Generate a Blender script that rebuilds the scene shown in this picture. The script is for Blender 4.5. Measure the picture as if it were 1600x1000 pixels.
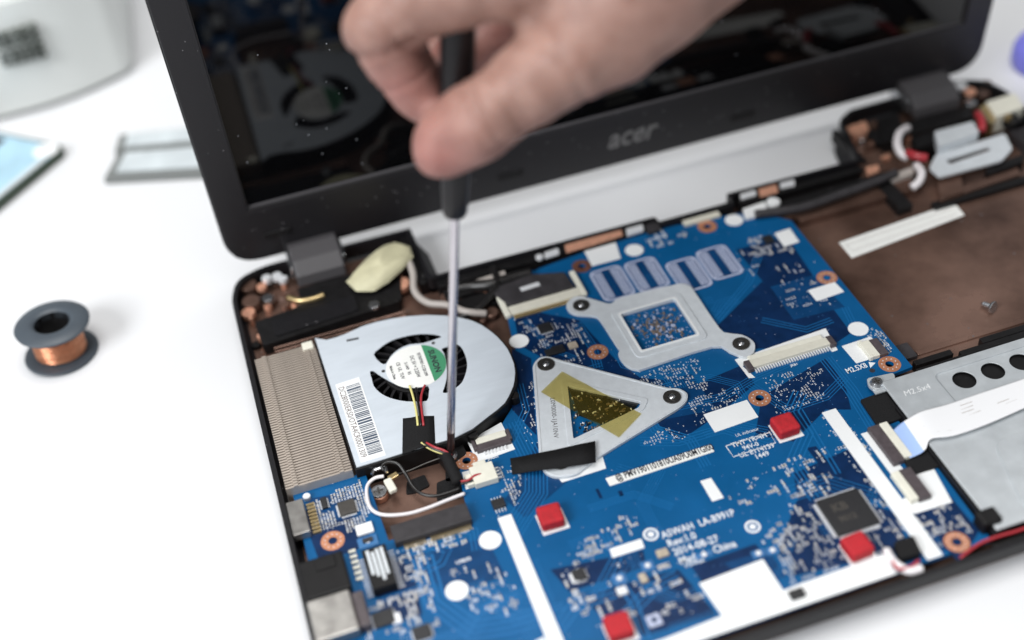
import bpy, bmesh, math, random
import numpy as np
from mathutils import Vector, Matrix
from mathutils.geometry import tessellate_polygon
R = math.radians
S = 0.001                       # everything below is written in millimetres
scene = bpy.context.scene
for o in list(bpy.data.objects): bpy.data.objects.remove(o)

# ------------------------------------------------------------------ camera
cd = bpy.data.cameras.new('Camera'); cam = bpy.data.objects.new('Camera', cd)
scene.collection.objects.link(cam); scene.camera = cam
cm = Matrix([[0.94752, 0.270907, -0.169748], [-0.307208, 0.624613, -0.717971], [-0.088477, 0.73244, 0.675058]]).to_4x4(); cm.translation = Vector([0.02, -0.434, 0.35045])
cam.matrix_world = cm
cd.sensor_width = 36; cd.lens = 43.298; cd.clip_start = 0.02; cd.clip_end = 20
cd.dof.use_dof = True; cd.dof.focus_distance = 0.463; cd.dof.aperture_fstop = 3.2; cd.dof.aperture_blades = 0
scene.render.resolution_x = 1024; scene.render.resolution_y = 640

# ------------------------------------------------------------------ light
w = bpy.data.worlds.new('World'); scene.world = w; w.use_nodes = True
bg = w.node_tree.nodes['Background']; bg.inputs[0].default_value = (0.90, 0.95, 1.0, 1); bg.inputs[1].default_value = 0.27
def area(name, loc, target, sx, sy, power, col):
    l = bpy.data.lights.new(name, 'AREA'); l.shape = 'RECTANGLE'; l.size = sx; l.size_y = sy; l.energy = power; l.color = col
    o = bpy.data.objects.new(name, l); scene.collection.objects.link(o)
    o.location = loc; o.rotation_euler = (Vector(target) - Vector(loc)).to_track_quat('-Z', 'Y').to_euler()
    return o
area('ceiling_softbox', (0.05, -0.02, 1.45), (0.12, -0.06, 0), 1.0, 0.9, 20, (1.0, 0.99, 0.97))
area('window_light', (-1.55, -1.05, 1.45), (0.15, -0.12, 0), 1.0, 1.0, 52, (0.96, 0.98, 1.0))
vs = scene.view_settings; vs.view_transform = 'Standard'; vs.look = 'None'; vs.exposure = -0.05; vs.gamma = 1; vs.use_curve_mapping = False

# ------------------------------------------------------------------ materials
M = {}
def mat(name, col, rough=0.5, metal=0.0, var=0.0, vscale=300.0, bump=0.0, bscale=800.0, spec=0.5, coat=0.0, alpha=1.0, sss=0.0, col2=None, stretch=None, emit=None):
    m = bpy.data.materials.new(name); m.use_nodes = True; nt = m.node_tree; N = nt.nodes; L = nt.links
    b = N['Principled BSDF']; b.inputs['Roughness'].default_value = rough; b.inputs['Metallic'].default_value = metal
    b.inputs['Base Color'].default_value = (*col, 1); b.inputs['Specular IOR Level'].default_value = spec
    b.inputs['Coat Weight'].default_value = coat; b.inputs['Coat Roughness'].default_value = 0.12; b.inputs['Alpha'].default_value = alpha
    if emit: b.inputs['Emission Color'].default_value = (*emit[0], 1); b.inputs['Emission Strength'].default_value = emit[1]
    if sss:
        b.inputs['Subsurface Weight'].default_value = sss; b.inputs['Subsurface Radius'].default_value = (1, .35, .2); b.inputs['Subsurface Scale'].default_value = 0.004
    if var or bump:
        tc = N.new('ShaderNodeTexCoord'); src = tc.outputs['Object']
        if stretch:
            mp = N.new('ShaderNodeMapping'); mp.inputs['Scale'].default_value = stretch; L.new(src, mp.inputs['Vector']); src = mp.outputs['Vector']
    if var:
        n = N.new('ShaderNodeTexNoise'); n.inputs['Scale'].default_value = vscale; n.inputs['Detail'].default_value = 5; n.inputs['Roughness'].default_value = 0.6; L.new(src, n.inputs['Vector'])
        rp = N.new('ShaderNodeValToRGB'); rp.color_ramp.elements[0].position = 0.32; rp.color_ramp.elements[1].position = 0.68
        c2 = col2 or tuple(min(1, c*(1+var)) for c in col); c1 = col if col2 else tuple(c*(1-var) for c in col)
        rp.color_ramp.elements[0].color = (*c1, 1); rp.color_ramp.elements[1].color = (*c2, 1)
        L.new(n.outputs['Fac'], rp.inputs['Fac']); L.new(rp.outputs['Color'], b.inputs['Base Color'])
        mr = N.new('ShaderNodeMapRange'); mr.inputs['To Min'].default_value = max(0.02, rough*0.8); mr.inputs['To Max'].default_value = min(1, rough*1.25)
        L.new(n.outputs['Fac'], mr.inputs['Value']); L.new(mr.outputs['Result'], b.inputs['Roughness'])
    if bump:
        n2 = N.new('ShaderNodeTexNoise'); n2.inputs['Scale'].default_value = bscale; n2.inputs['Detail'].default_value = 4; L.new(src, n2.inputs['Vector'])
        bp = N.new('ShaderNodeBump'); bp.inputs['Strength'].default_value = bump; bp.inputs['Distance'].default_value = 0.0004; L.new(n2.outputs['Fac'], bp.inputs['Height']); L.new(bp.outputs['Normal'], b.inputs['Normal'])
    M[name] = m; return m
mat('table', (.70, .703, .715), .42, var=.012, vscale=6, bump=.05, bscale=900)
mat('shell_black', (.009, .0085, .010), .45, spec=.3, var=.25, vscale=900, bump=.12, bscale=2500)
mat('rib_black', (.006, .0055, .006), .5, spec=.3, var=.3, vscale=300)
mat('copper_coat', (.072, .040, .030), .25, .55, col2=(.31, .185, .142), var=1, vscale=17, bump=.10, bscale=700)
mat('copper_bright', (.78, .40, .27), .34, .35, var=.18, vscale=500)
mat('grey_film', (.04, .037, .04), .4, spec=.3, var=.2, vscale=200)
mat('lid_grey', (.0125, .0115, .0135), .42, spec=.4, var=.12, vscale=1500, bump=.10, bscale=3500)
mat('hinge_grey', (.066, .062, .066), .45, var=.1, vscale=1500, bump=.08, bscale=3500)
mat('logo_grey', (.17, .165, .165), .45, .1)
mat('pcb', (.0008, .074, .205), .42, col2=(.0014, .092, .255), var=1, vscale=40, bump=.05, bscale=1500, spec=.22)
mat('pcb_edge', (.02, .05, .07), .6)
mat('pcb_dark', (.0006, .018, .072), .40, spec=.25, var=.2, vscale=200)
mat('pcb_mid', (.001, .042, .135), .40, spec=.25, var=.15, vscale=150)
mat('pcb_trace', (.006, .118, .315), .38, spec=.3)
mat('pcb_light', (.045, .16, .36), .35)
mat('silk', (.78, .80, .82), .6)
mat('silk_dim', (.44, .48, .63), .6)
mat('sticker', (.79, .80, .80), .55, var=.02, vscale=80, bump=.04, bscale=400)
mat('paper', (.80, .80, .77), .6, var=.03, vscale=200)
mat('ink', (.02, .02, .03), .6)
mat('ink_blue', (.05, .07, .11), .6)
mat('ink_brown', (.10, .06, .05), .6)
mat('fan_plate', (.585, .635, .69), .42, .12, var=.04, vscale=60, bump=.035, bscale=500, stretch=(1, 5, 1))
mat('bracket', (.66, .695, .725), .40, .2, var=.05, vscale=300, bump=.04, bscale=1500)
mat('steel', (.55, .56, .58), .25, .95, var=.08, vscale=500)
mat('steel_dark', (.10, .095, .09), .35, .8, var=.2, vscale=900)
mat('caddy', (.56, .59, .61), .38, .4, var=.07, vscale=140, bump=.12, bscale=2200)
mat('fin', (.58, .50, .43), .36, .5, var=.06, vscale=300)
mat('copper_ring', (.60, .265, .15), .38, .45, var=.12, vscale=500)
mat('copper_ring_dull', (.20, .085, .06), .4, .4, var=.2, vscale=500)
mat('solder', (.80, .81, .83), .32, .25)
mat('tan', (.42, .36, .28), .5, var=.2, vscale=900)
mat('chip', (.014, .014, .016), .45, var=.2, vscale=900, bump=.08, bscale=3000)
mat('chip_soft', (.05, .045, .04), .4, var=.15, vscale=700)
mat('beige', (.66, .635, .54), .45, var=.04, vscale=400)
mat('ivory', (.74, .72, .62), .45, var=.04, vscale=400)
mat('brown_plastic', (.075, .06, .065), .4, var=.2, vscale=500)
mat('gold', (.62, .47, .24), .3, .85)
mat('red_foam', (.43, .010, .018), .7, var=.16, vscale=700, bump=.5, bscale=1500)
mat('tape_black', (.008, .0078, .0085), .78, var=.5, vscale=2600, bump=.8, bscale=2200, spec=.3)

mat('tape_cream', (.55, .52, .345), .55, var=.10, vscale=120, bump=.6, bscale=160)
mat('wire_white', (.80, .76, .77), .4)
mat('wire_grey', (.42, .38, .35), .45)
mat('wire_black', (.012, .011, .011), .3)
mat('wire_red', (.40, .035, .045), .35)
mat('wire_yellow', (.72, .66, .25), .35)
mat('label_green', (.06, .27, .14), .4)
mat('ffc', (.82, .82, .83), .4, bump=.04, bscale=300)
mat('ffc_blue', (.36, .50, .82), .4)
mat('driver_black', (.007, .006, .007), .30, spec=.35, var=.2, vscale=300)
mat('driver_collar', (.10, .095, .10), .35)
mat('shaft_steel', (.60, .57, .60), .20, .95, var=.06, vscale=60)
mat('tip_steel', (.055, .035, .036), .28, .7)
mat('spool_grey', (.058, .072, .088), .45, var=.06, vscale=150)
mat('wire_copper', (.72, .33, .19), .30, .85, var=.2, vscale=900, stretch=(1, 1, 6))
mat('device_white', (.70, .72, .70), .45, var=.01, vscale=20)
mat('device_grey', (.20, .21, .19), .5)
mat('device_ink', (.09, .105, .09), .6)
mat('phone_edge', (.045, .065, .045), .3, .3)
mat('phone_blue', (.36, .55, .66), .35, var=.12, vscale=40)
mat('phone_dark', (.06, .06, .07), .3)
mat('module_pale', (.62, .67, .69), .35, .2, var=.12, vscale=60)
mat('module_edge', (.17, .18, .175), .5)
mat('purple', (.20, .20, .72), .35)
mat('port_metal', (.30, .285, .27), .32, .8, col2=(.52, .50, .47), var=1, vscale=130)
mat('die_dark', (.004, .006, .006), .3, var=.3, vscale=400)
mat('solder_tan', (.20, .155, .12), .45, var=.3, vscale=700)
# display glass: black, mirror-like, with specks of dust
def screen_mat():
    m = mat('screen', (.0025, .0026, .003), .035, spec=.42); nt = m.node_tree; N = nt.nodes; L = nt.links; b = N['Principled BSDF']
    tc = N.new('ShaderNodeTexCoord'); v = N.new('ShaderNodeTexVoronoi'); v.inputs['Scale'].default_value = 260; L.new(tc.outputs['Object'], v.inputs['Vector'])
    lt = N.new('ShaderNodeMath'); lt.operation = 'LESS_THAN'; lt.inputs[1].default_value = .075; L.new(v.outputs['Distance'], lt.inputs[0])
    wn = N.new('ShaderNodeSeparateColor'); L.new(v.outputs['Color'], wn.inputs[0])
    gt = N.new('ShaderNodeMath'); gt.operation = 'GREATER_THAN'; gt.inputs[1].default_value = .72; L.new(wn.outputs[0], gt.inputs[0])
    mu = N.new('ShaderNodeMath'); mu.operation = 'MULTIPLY'; L.new(lt.outputs[0], mu.inputs[0]); L.new(gt.outputs[0], mu.inputs[1])
    mx = N.new('ShaderNodeMix'); mx.data_type = 'RGBA'; mx.inputs[6].default_value = (.0025, .0026, .003, 1); mx.inputs[7].default_value = (.34, .35, .38, 1); L.new(mu.outputs[0], mx.inputs[0]); L.new(mx.outputs[2], b.inputs['Base Color'])
    mr = N.new('ShaderNodeMapRange'); mr.inputs['To Min'].default_value = .035; mr.inputs['To Max'].default_value = .7; L.new(mu.outputs[0], mr.inputs['Value']); L.new(mr.outputs['Result'], b.inputs['Roughness'])
screen_mat()
def dust(name, scale, amount):
    m = M[name]; nt = m.node_tree; N = nt.nodes; L = nt.links; b = N['Principled BSDF']; old = b.inputs['Base Color'].links[0].from_socket
    tc = N.new('ShaderNodeTexCoord'); v = N.new('ShaderNodeTexVoronoi'); v.inputs['Scale'].default_value = scale; L.new(tc.outputs['Object'], v.inputs['Vector'])
    lt = N.new('ShaderNodeMath'); lt.operation = 'LESS_THAN'; lt.inputs[1].default_value = .09; L.new(v.outputs['Distance'], lt.inputs[0]); sp = N.new('ShaderNodeSeparateColor'); L.new(v.outputs['Color'], sp.inputs[0])
    gt = N.new('ShaderNodeMath'); gt.operation = 'GREATER_THAN'; gt.inputs[1].default_value = 1-amount; L.new(sp.outputs[1], gt.inputs[0]); mu = N.new('ShaderNodeMath'); mu.operation = 'MULTIPLY'; L.new(lt.outputs[0], mu.inputs[0]); L.new(gt.outputs[0], mu.inputs[1])
    mx = N.new('ShaderNodeMix'); mx.data_type = 'RGBA'; mx.inputs[7].default_value = (.22, .21, .22, 1); L.new(mu.outputs[0], mx.inputs[0]); L.new(old, mx.inputs[6]); L.new(mx.outputs[2], b.inputs['Base Color'])
dust('lid_grey', 300, .35); dust('shell_black', 300, .2); dust('rib_black', 350, .15); dust('copper_coat', 220, .2)
def tape_mat():
    m = bpy.data.materials.new('kapton'); m.use_nodes = True; nt = m.node_tree; N = nt.nodes; L = nt.links; out = N['Material Output']; b = N['Principled BSDF']
    b.inputs['Base Color'].default_value = (.36, .29, .06, 1); b.inputs['Roughness'].default_value = .3
    t = N.new('ShaderNodeBsdfTransparent'); t.inputs[0].default_value = (.91, .87, .68, 1); mx = N.new('ShaderNodeMixShader'); mx.inputs[0].default_value = .055
    L.new(t.outputs[0], mx.inputs[1]); L.new(b.outputs[0], mx.inputs[2]); L.new(mx.outputs[0], out.inputs[0]); M['kapton'] = m
tape_mat()
def skin_mat():
    m = mat('skin', (.24, .128, .100), .50, sss=.22, col2=(.36, .216, .176), var=1, vscale=110, bump=.30, bscale=900, spec=.4); nt = m.node_tree; N = nt.nodes; L = nt.links; b = N['Principled BSDF']
    a = N.new('ShaderNodeAttribute'); a.attribute_name = 'blush'; old = b.inputs['Base Color'].links[0].from_socket
    mx = N.new('ShaderNodeMix'); mx.data_type = 'RGBA'; mx.inputs[7].default_value = (.38, .135, .125, 1); L.new(old, mx.inputs[6]); L.new(a.outputs['Fac'], mx.inputs[0]); L.new(mx.outputs[2], b.inputs['Base Color'])
skin_mat()

# ------------------------------------------------------------------ builders
col = scene.collection
def tag(o, label=None, cat=None, group=None, kind=None):
    if label: o['label'] = label
    if cat: o['category'] = cat
    if group: o['group'] = group
    if kind: o['kind'] = kind
    return o
def thing(name, label, cat, loc=(0, 0, 0), group=None):
    o = bpy.data.objects.new(name, None); col.objects.link(o); o.location = [c*S for c in loc]; o.empty_display_size = .01
    return tag(o, label, cat, group)
def wloc(o):
    v = Vector((0, 0, 0))
    while o: v = v + o.location; o = o.parent
    return v
class MB:
    def __init__(s): s.v = []; s.f = []; s.m = []; s.T = None
    def add(s, vs, fs, mi=0):
        k = len(s.v); s.v += [s.T(p) if s.T else p for p in vs]; s.f += [tuple(i+k for i in f) for f in fs]; s.m += [mi]*len(fs)
    def box(s, x0, y0, z0, x1, y1, z1, mi=0):
        s.add([(x0,y0,z0),(x1,y0,z0),(x1,y1,z0),(x0,y1,z0),(x0,y0,z1),(x1,y0,z1),(x1,y1,z1),(x0,y1,z1)], [(0,3,2,1),(4,5,6,7),(0,1,5,4),(1,2,6,5),(2,3,7,6),(3,0,4,7)], mi)
    def rbox(s, cx, cy, w, h, a, z0, z1, mi=0):
        c, n = math.cos(a), math.sin(a); q = [(-w/2,-h/2),(w/2,-h/2),(w/2,h/2),(-w/2,h/2)]
        s.prism([(cx+x*c-y*n, cy+x*n+y*c) for x, y in q], z0, z1, mi)
    def prism(s, poly, z0, z1, mi=0, holes=(), sheet=False):
        loops = [ccw(poly)] + [ccw(h)[::-1] for h in holes]; pts = [p for l in loops for p in l]; n = len(pts)
        if len(loops) == 1 and len(poly) <= 4: tri = [tuple(range(len(poly)))]
        else:
            tri = []
            if len(loops) == 1: raw = tessellate_polygon([[Vector((p[0], p[1], 0)) for p in loops[0]]])
            else:
                bm = bmesh.new(); vv = [bm.verts.new((p[0], p[1], 0)) for p in pts]; k = 0; ed = []
                for l in loops:
                    for i in range(len(l)): ed.append(bm.edges.new((vv[k+i], vv[k+(i+1) % len(l)])))
                    k += len(l)
                bm.verts.index_update(); bmesh.ops.triangle_fill(bm, use_beauty=True, use_dissolve=False, edges=ed); raw = [tuple(v.index for v in f.verts) for f in bm.faces]; bm.free()
            for t in raw:
                a, b, c = (pts[i] for i in t)
                tri.append(tuple(t) if (b[0]-a[0])*(c[1]-a[1])-(b[1]-a[1])*(c[0]-a[0]) > 0 else tuple(t[::-1]))
        if sheet: s.add([(p[0], p[1], z1) for p in pts], tri, mi); return
        f = [tuple(i+n for i in t) for t in tri] + [tuple(t[::-1]) for t in tri]; k = 0
        for l in loops:
            L = len(l)
            for i in range(L): j = (i+1) % L; f.append((k+i, k+j, k+j+n, k+i+n))
            k += L
        s.add([(p[0], p[1], z0) for p in pts] + [(p[0], p[1], z1) for p in pts], f, mi)
    def sheet(s, poly, z, mi=0, holes=()): s.prism(poly, z, z, mi, holes, True)
    def cyl(s, cx, cy, r, z0, z1, n=24, mi=0, r1=None, hole=0):
        c = circle(cx, cy, r, n)
        if hole: s.prism(c, z0, z1, mi, [circle(cx, cy, hole, n)])
        elif r1 is None: s.prism(c, z0, z1, mi)
        else:
            c1 = circle(cx, cy, r1, n); s.add([(x, y, z0) for x, y in c] + [(x, y, z1) for x, y in c1], [tuple(range(n))[::-1], tuple(range(n, 2*n))] + [(i, (i+1) % n, (i+1) % n+n, i+n) for i in range(n)], mi)
    def tube(s, path, r, n=8, mi=0, flat=1.0):
        P = [Vector(p) for p in path]; rr = r if isinstance(r, (list, tuple)) else [r]*len(P); vs = []; prev = None
        for i, p in enumerate(P):
            t = (P[min(i+1, len(P)-1)] - P[max(i-1, 0)]).normalized()
            if prev is None: prev = t.orthogonal().normalized() if abs(t.z) > .9 else Vector((0, 0, 1))
            u = (prev - t*prev.dot(t)).normalized(); prev = u; q = t.cross(u)
            for k in range(n):
                a = 2*math.pi*k/n; d = u*(math.cos(a)*rr[i]*flat) + q*(math.sin(a)*rr[i]); vs.append(tuple(p+d))
        f = [(i*n+k, i*n+(k+1) % n, (i+1)*n+(k+1) % n, (i+1)*n+k) for i in range(len(P)-1) for k in range(n)]
        f += [tuple(range(n))[::-1], tuple(range((len(P)-1)*n, len(P)*n))]; s.add(vs, f, mi)
    def lathe(s, prof, o, ax, n=32, mi=0):
        ax = Vector(ax).normalized(); u = ax.orthogonal().normalized(); q = ax.cross(u); o = Vector(o); vs = []
        for r, h in prof:
            for k in range(n):
                a = 2*math.pi*k/n; vs.append(tuple(o + ax*h + u*(r*math.cos(a)) + q*(r*math.sin(a))))
        f = [(i*n+k, i*n+(k+1) % n, (i+1)*n+(k+1) % n, (i+1)*n+k) for i in range(len(prof)-1) for k in range(n)]; s.add(vs, f, mi)
    def strip(s, pts, wid, z, mi=0):          # flat ribbon along a polyline
        n = len(pts); vs = []
        for i in range(n):
            a = pts[max(i-1, 0)]; b = pts[min(i+1, n-1)]; dx, dy = b[0]-a[0], b[1]-a[1]; l = math.hypot(dx, dy) or 1
            vs += [(pts[i][0]-dy/l*wid/2, pts[i][1]+dx/l*wid/2, z), (pts[i][0]+dy/l*wid/2, pts[i][1]-dx/l*wid/2, z)]
        s.add(vs, [(2*i+1, 2*i+3, 2*i+2, 2*i) for i in range(n-1)], mi)
    def mesh(s, name, mats, smooth=False, off=Vector((0, 0, 0))):
        me = bpy.data.meshes.new(name); me.from_pydata([tuple(Vector(p)*S-off) for p in s.v], [], s.f)
        for m in (mats if isinstance(mats, (list, tuple)) else [mats]): me.materials.append(M[m])
        me.polygons.foreach_set('material_index', s.m)
        if smooth: me.polygons.foreach_set('use_smooth', [True]*len(s.f))
        me.update(); return me
    def build(s, name, mats, parent=None, smooth=False, bevel=0, kind=None, label=None, segs=2, auto=None):
        off = wloc(parent) if parent else Vector((0, 0, 0))
        o = bpy.data.objects.new(name, s.mesh(name, mats, smooth, off)); col.objects.link(o); o.parent = parent
        if bevel: b = o.modifiers.new('bevel', 'BEVEL'); b.width = bevel*S; b.segments = segs; b.limit_method = 'ANGLE'; b.angle_limit = R(40)
        if auto: o.data.set_sharp_from_angle(angle=R(auto))
        return tag(o, label, kind=kind)
def ccw(p):
    a = sum(p[i][0]*p[(i+1) % len(p)][1]-p[(i+1) % len(p)][0]*p[i][1] for i in range(len(p)))
    return list(p) if a > 0 else list(p)[::-1]
def grow(poly, d):
    p = ccw(poly); o = []
    for i in range(len(p)):
        a, c, e = Vector(p[i-1]), Vector(p[i]), Vector(p[(i+1) % len(p)]); n0 = (c-a).normalized(); n1 = (e-c).normalized()
        m = Vector((n0.y, -n0.x))+Vector((n1.y, -n1.x)); m = m/max(.5, m.length_squared/2); o.append(tuple(c+m*d))
    return o
def circle(cx, cy, r, n=24, a0=0.0): return [(cx+r*math.cos(a0+2*math.pi*i/n), cy+r*math.sin(a0+2*math.pi*i/n)) for i in range(n)]
def rect(x0, y0, x1, y1): return [(x0, y0), (x1, y0), (x1, y1), (x0, y1)]
def rnd(poly, r, n=5):                         # round the corners of a polygon
    o = []; L = len(poly)
    for i in range(L):
        p = Vector(poly[i]); a = Vector(poly[i-1])-p; b = Vector(poly[(i+1) % L])-p
        rr = r[i] if isinstance(r, (list, tuple)) else r; d = min(rr, a.length*.45, b.length*.45)
        if d < .02: o.append(tuple(p)); continue
        p0 = p+a.normalized()*d; p1 = p+b.normalized()*d
        for k in range(n+1):
            t = k/n; o.append(tuple(p0*(1-t)**2 + p*2*t*(1-t) + p1*t*t))
    return o
def smooth_path(pts, n=6, closed=False):
    P = [Vector(p) for p in pts]; o = []; L = len(P)
    rng = range(L) if closed else range(L-1)
    for i in rng:
        if closed: a, b, c, d = P[i-1], P[i], P[(i+1) % L], P[(i+2) % L]
        else: a, b, c, d = P[max(i-1, 0)], P[i], P[i+1], P[min(i+2, L-1)]
        for k in range(n):
            t = k/n; o.append(tuple(.5*((2*b)+(c-a)*t+(2*a-5*b+4*c-d)*t*t+(-a+3*b-3*c+d)*t**3)))
    if not closed: o.append(tuple(P[-1]))
    return o
def offset(pts, d):                            # parallel polyline with mitred bends
    o = []; n = len(pts)
    for i in range(n):
        a = Vector(pts[max(i-1, 0)]); p = Vector(pts[i]); b = Vector(pts[min(i+1, n-1)])
        t0 = (p-a).normalized() if i else (b-p).normalized(); t1 = (b-p).normalized() if i < n-1 else t0
        n0 = Vector((-t0.y, t0.x)); n1 = Vector((-t1.y, t1.x)); m = n0+n1
        if m.length < .2: m = n0*2
        m = m/ (m.length_squared/2)
        o.append(tuple(p+m*d))
    return o
def dup(o, parent=None, loc=None, rot=None):
    c = o.copy(); col.objects.link(c); c.parent = parent
    if loc is not None: c.location = loc
    if rot is not None: c.rotation_euler = rot
    for ch in o.children: dup(ch, c)
    return c
def text(name, s, size, pos, ang, m, parent, z=None, bold=0.0, shear=0.0, T=None, align='LEFT', xs=1.0):
    c = bpy.data.curves.new(name, 'FONT'); c.body = s; c.size = size; c.offset = bold; c.shear = shear; c.align_x = align; c.align_y = 'CENTER'; c.resolution_u = 2
    o = bpy.data.objects.new(name, c); col.objects.link(o); dg = bpy.context.evaluated_depsgraph_get(); me = bpy.data.meshes.new_from_object(o.evaluated_get(dg)); bpy.data.objects.remove(o)
    ca, sa = math.cos(ang), math.sin(ang); off = wloc(parent)
    for v in me.vertices:
        x, y = v.co.x*xs, v.co.y; p = (pos[0]+x*ca-y*sa, pos[1]+x*sa+y*ca, pos[2] if len(pos) > 2 else z)
        if T: p = T(p)
        v.co = Vector(p)*S - off
    me.materials.clear(); me.materials.append(M[m]); o = bpy.data.objects.new(name, me); col.objects.link(o); o.parent = parent
    return o
def mm(f, *a, **k): b = MB(); getattr(b, f)(*a, **k); return b

# ================================================================== table
b = MB(); b.box(-900, -800, -25, 1100, 900, 0)
o = b.build('table', 'table', bevel=2); tag(o, 'white table top under the opened laptop', 'table', kind='structure')

# ================================================================== laptop
ZP = 10.0
laptop = thing('laptop', 'opened black laptop with its keyboard removed and bare insides showing', 'laptop', (186, -120, 0))
# ---- base shell
REAR = [(-2, -14), (2, -2), (14, 2.5), (81.5, 1.5), (81.5, -34.5), (184, -36), (184.1, -40), (219, -40), (219.1, -34), (283, -35), (291, -4), (300, 1.5), (356, 2.5), (369, -2), (373.5, -14)]
outer = rnd([(-2, -243)] + REAR + [(373.5, -243)], [6, 6, 6, 8, 1, 2, 2, .3, .3, .3, .3, 3, 2, 2, 6, 8, 6, 6])
inner = rnd([(0, -241.2), (0, -14), (3.5, -4), (14, .5), (79.5, -.5), (79.5, -36.5), (182, -38), (184, -42.5), (219, -42.5), (221, -36), (284.5, -37), (292.5, -6), (301, -.5), (355, .5), (367.5, -4), (371.5, -14), (371.5, -241.2)], [5, 5, 5, 7, 1, 2, 2, .3, .3, .3, 3, 2, 2, 5, 7, 5, 5])
b = MB(); b.prism(outer, 6.8, 12.6, 0, [inner])
low = [(x*.95+9, y*.94-7) for x, y in outer]
n = len(outer); k = len(b.v)
b.add([(x, y, 6.8) for x, y in ccw(outer)] + [(x, y, 1.6) for x, y in ccw(low)], [(i+n, (i+1) % n+n, (i+1) % n, i) for i in range(n)], 0)
b.sheet(low, 1.6, 0)
base = b.build('base_shell', 'shell_black', laptop, bevel=.35)
b = MB(); b.prism(grow(inner, .3), 3.9, 4.6); o = b.build('base_floor', 'copper_coat', laptop); o['label'] = 'brown copper coated inner floor of the base'
for x, y in ((18, -20), (353, -20), (18, -228), (353, -228)):
    mm('cyl', x, y, 6, 0, 2, 20).build('rubber_foot', 'rib_black', laptop, bevel=.4)
# ribs, rails and posts moulded into the base
def rib(x0, y0, x1, y1, z1, m='rib_black', z0=4.5): return mm('box', x0, y0, z0, x1, y1, z1).build('rib', m, laptop, bevel=.25)
for a in ((83, -41.5, 150, -37.5, 11.5), (150.5, -42, 183, -39, 10.5), (222, -42, 283, -38.5, 11.4), (84, -48, 118, -43, 9.4), (86, -58, 104, -50, 9), (224, -50, 288, -45, 9.6),
          (240, -156.5, 256, -153.8, 9), (238, -162, 276, -159, 10.2), (258, -160, 372, -156.5, 9.6), (270, -155, 372, -152, 8), (218, -240.5, 371, -238, 9.5), (205, -241, 217, -239, 9)): rib(*a)
for a in ((284, -70, 291, -42, 9), (300, -74, 372, -70, 7), (365, -150, 370, -75, 8.4), (76, -36, 79.3, -2, 11.4), (285.5, -36, 288, -8, 11)): rib(*a)
rib(239, -150, 245, -142, 6.5, 'grey_film'); rib(246, -149, 300, -146.5, 5.4, 'copper_coat')
rib(242, -60, 300, -52, 8.5, 'copper_coat'); rib(222, -54, 236, -46, 8, 'copper_coat')
# ---- wifi bay clutter: black dabs on the copper floor
b = MB()
for c in (((46.93,-137.02), 4.6, 3.2), ((57.51,-142.95), 5.5, 4.5), ((62.4,-136.12), 5, 4)):
    (x, y), w_, h_ = c; b.prism(rnd([(x-w_, y-h_), (x-w_*.3, y-h_*1.2), (x+w_, y-h_*.8), (x+w_*.9, y+h_), (x-w_*.6, y+h_*.8)], 1), 4.6, 5.3)
b.build('black_padding', 'tape_black', laptop)
# ---- screw post in the wifi bay
x, y = (33.21,-137.64)
b = MB(); b.cyl(x, y, 3.1, 4.6, 7.4, 24, hole=1.5); b.build('screw_post', 'copper_bright', laptop, bevel=.3)
b = MB(); b.cyl(x, y, 2.9, 7.4, 8.4, 24); b.box(x-1.7, y-.35, 8.4, x+1.7, y+.35, 8.5, 1); b.box(x-.35, y-1.7, 8.5, x+.35, y+1.7, 8.6, 1); b.build('screw', ['steel', 'steel_dark'], laptop, bevel=.3)

# ---- lid (hinged at the back, standing upright, leaning 4 degrees towards the viewer)
LT = R(-4); ev = Vector((0, math.sin(LT), math.cos(LT))); en = Vector((0, -math.cos(LT), math.sin(LT))); LO = Vector((0, 4.6, 14.5))
def TL(p): return tuple(LO + Vector((p[0], 0, 0)) + ev*p[1] + en*p[2])
LH = 246.0; u0, u1 = 1.2, 370.6
sw0, sw1, sv0, sv1 = 15.2, 356.4, 29.4, LH-15
b = MB(); b.T = TL; body = rnd([(u0, 0), (u1, 0), (u1, LH), (u0, LH)], 15, 8)
b.prism(body, -6.5, -1.4); lid = b.build('lid', 'lid_grey', laptop, bevel=1.2, segs=3)
b = MB(); b.T = TL; bez = rnd([(u0+.7, .7), (u1-.7, .7), (u1-.7, LH-.7), (u0+.7, LH-.7)], 14.5, 8)
b.prism(bez, -1.38, .6, 0, [rect(sw0, sv0, sw1, sv1)]); b.build('bezel', 'lid_grey', lid, bevel=.5)
b = MB(); b.T = TL                               # chamfer round the screen opening; its paler grey paints in the caught light
i0 = rect(sw0-1.6, sv0-1.9, sw1+1.6, sv1+1.6); i1 = rect(sw0+.3, sv0+.9, sw1-.3, sv1-.3)
b.add([(x, y, .63) for x, y in i0]+[(x, y, -1.03) for x, y in i1], [(i, (i+1) % 4, (i+1) % 4+4, i+4) for i in range(4)]); b.build('highlight_chamfer', 'hinge_grey', lid)
b = MB(); b.T = TL; b.box(sw0-.5, sv0-.5, -1.37, sw1+.5, sv1+.5, -1.05); b.build('screen', 'screen', lid)
for p in ((130.68,10.67), (244.65,9.13), ((24.45,17)[0], 13)):
    b = MB(); b.T = TL; b.box(p[0]-6, p[1]-1.6, .3, p[0]+6, p[1]+1.6, 1.3); b.build('rubber_bumper', 'rib_black', lid, bevel=.4)
p = (188.66,15.17); text('logo', 'acer', 15.5, (p[0], p[1]+.6, .72), 0, 'logo_grey', lid, T=TL, bold=.28, shear=.28, align='CENTER', xs=.86)
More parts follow.
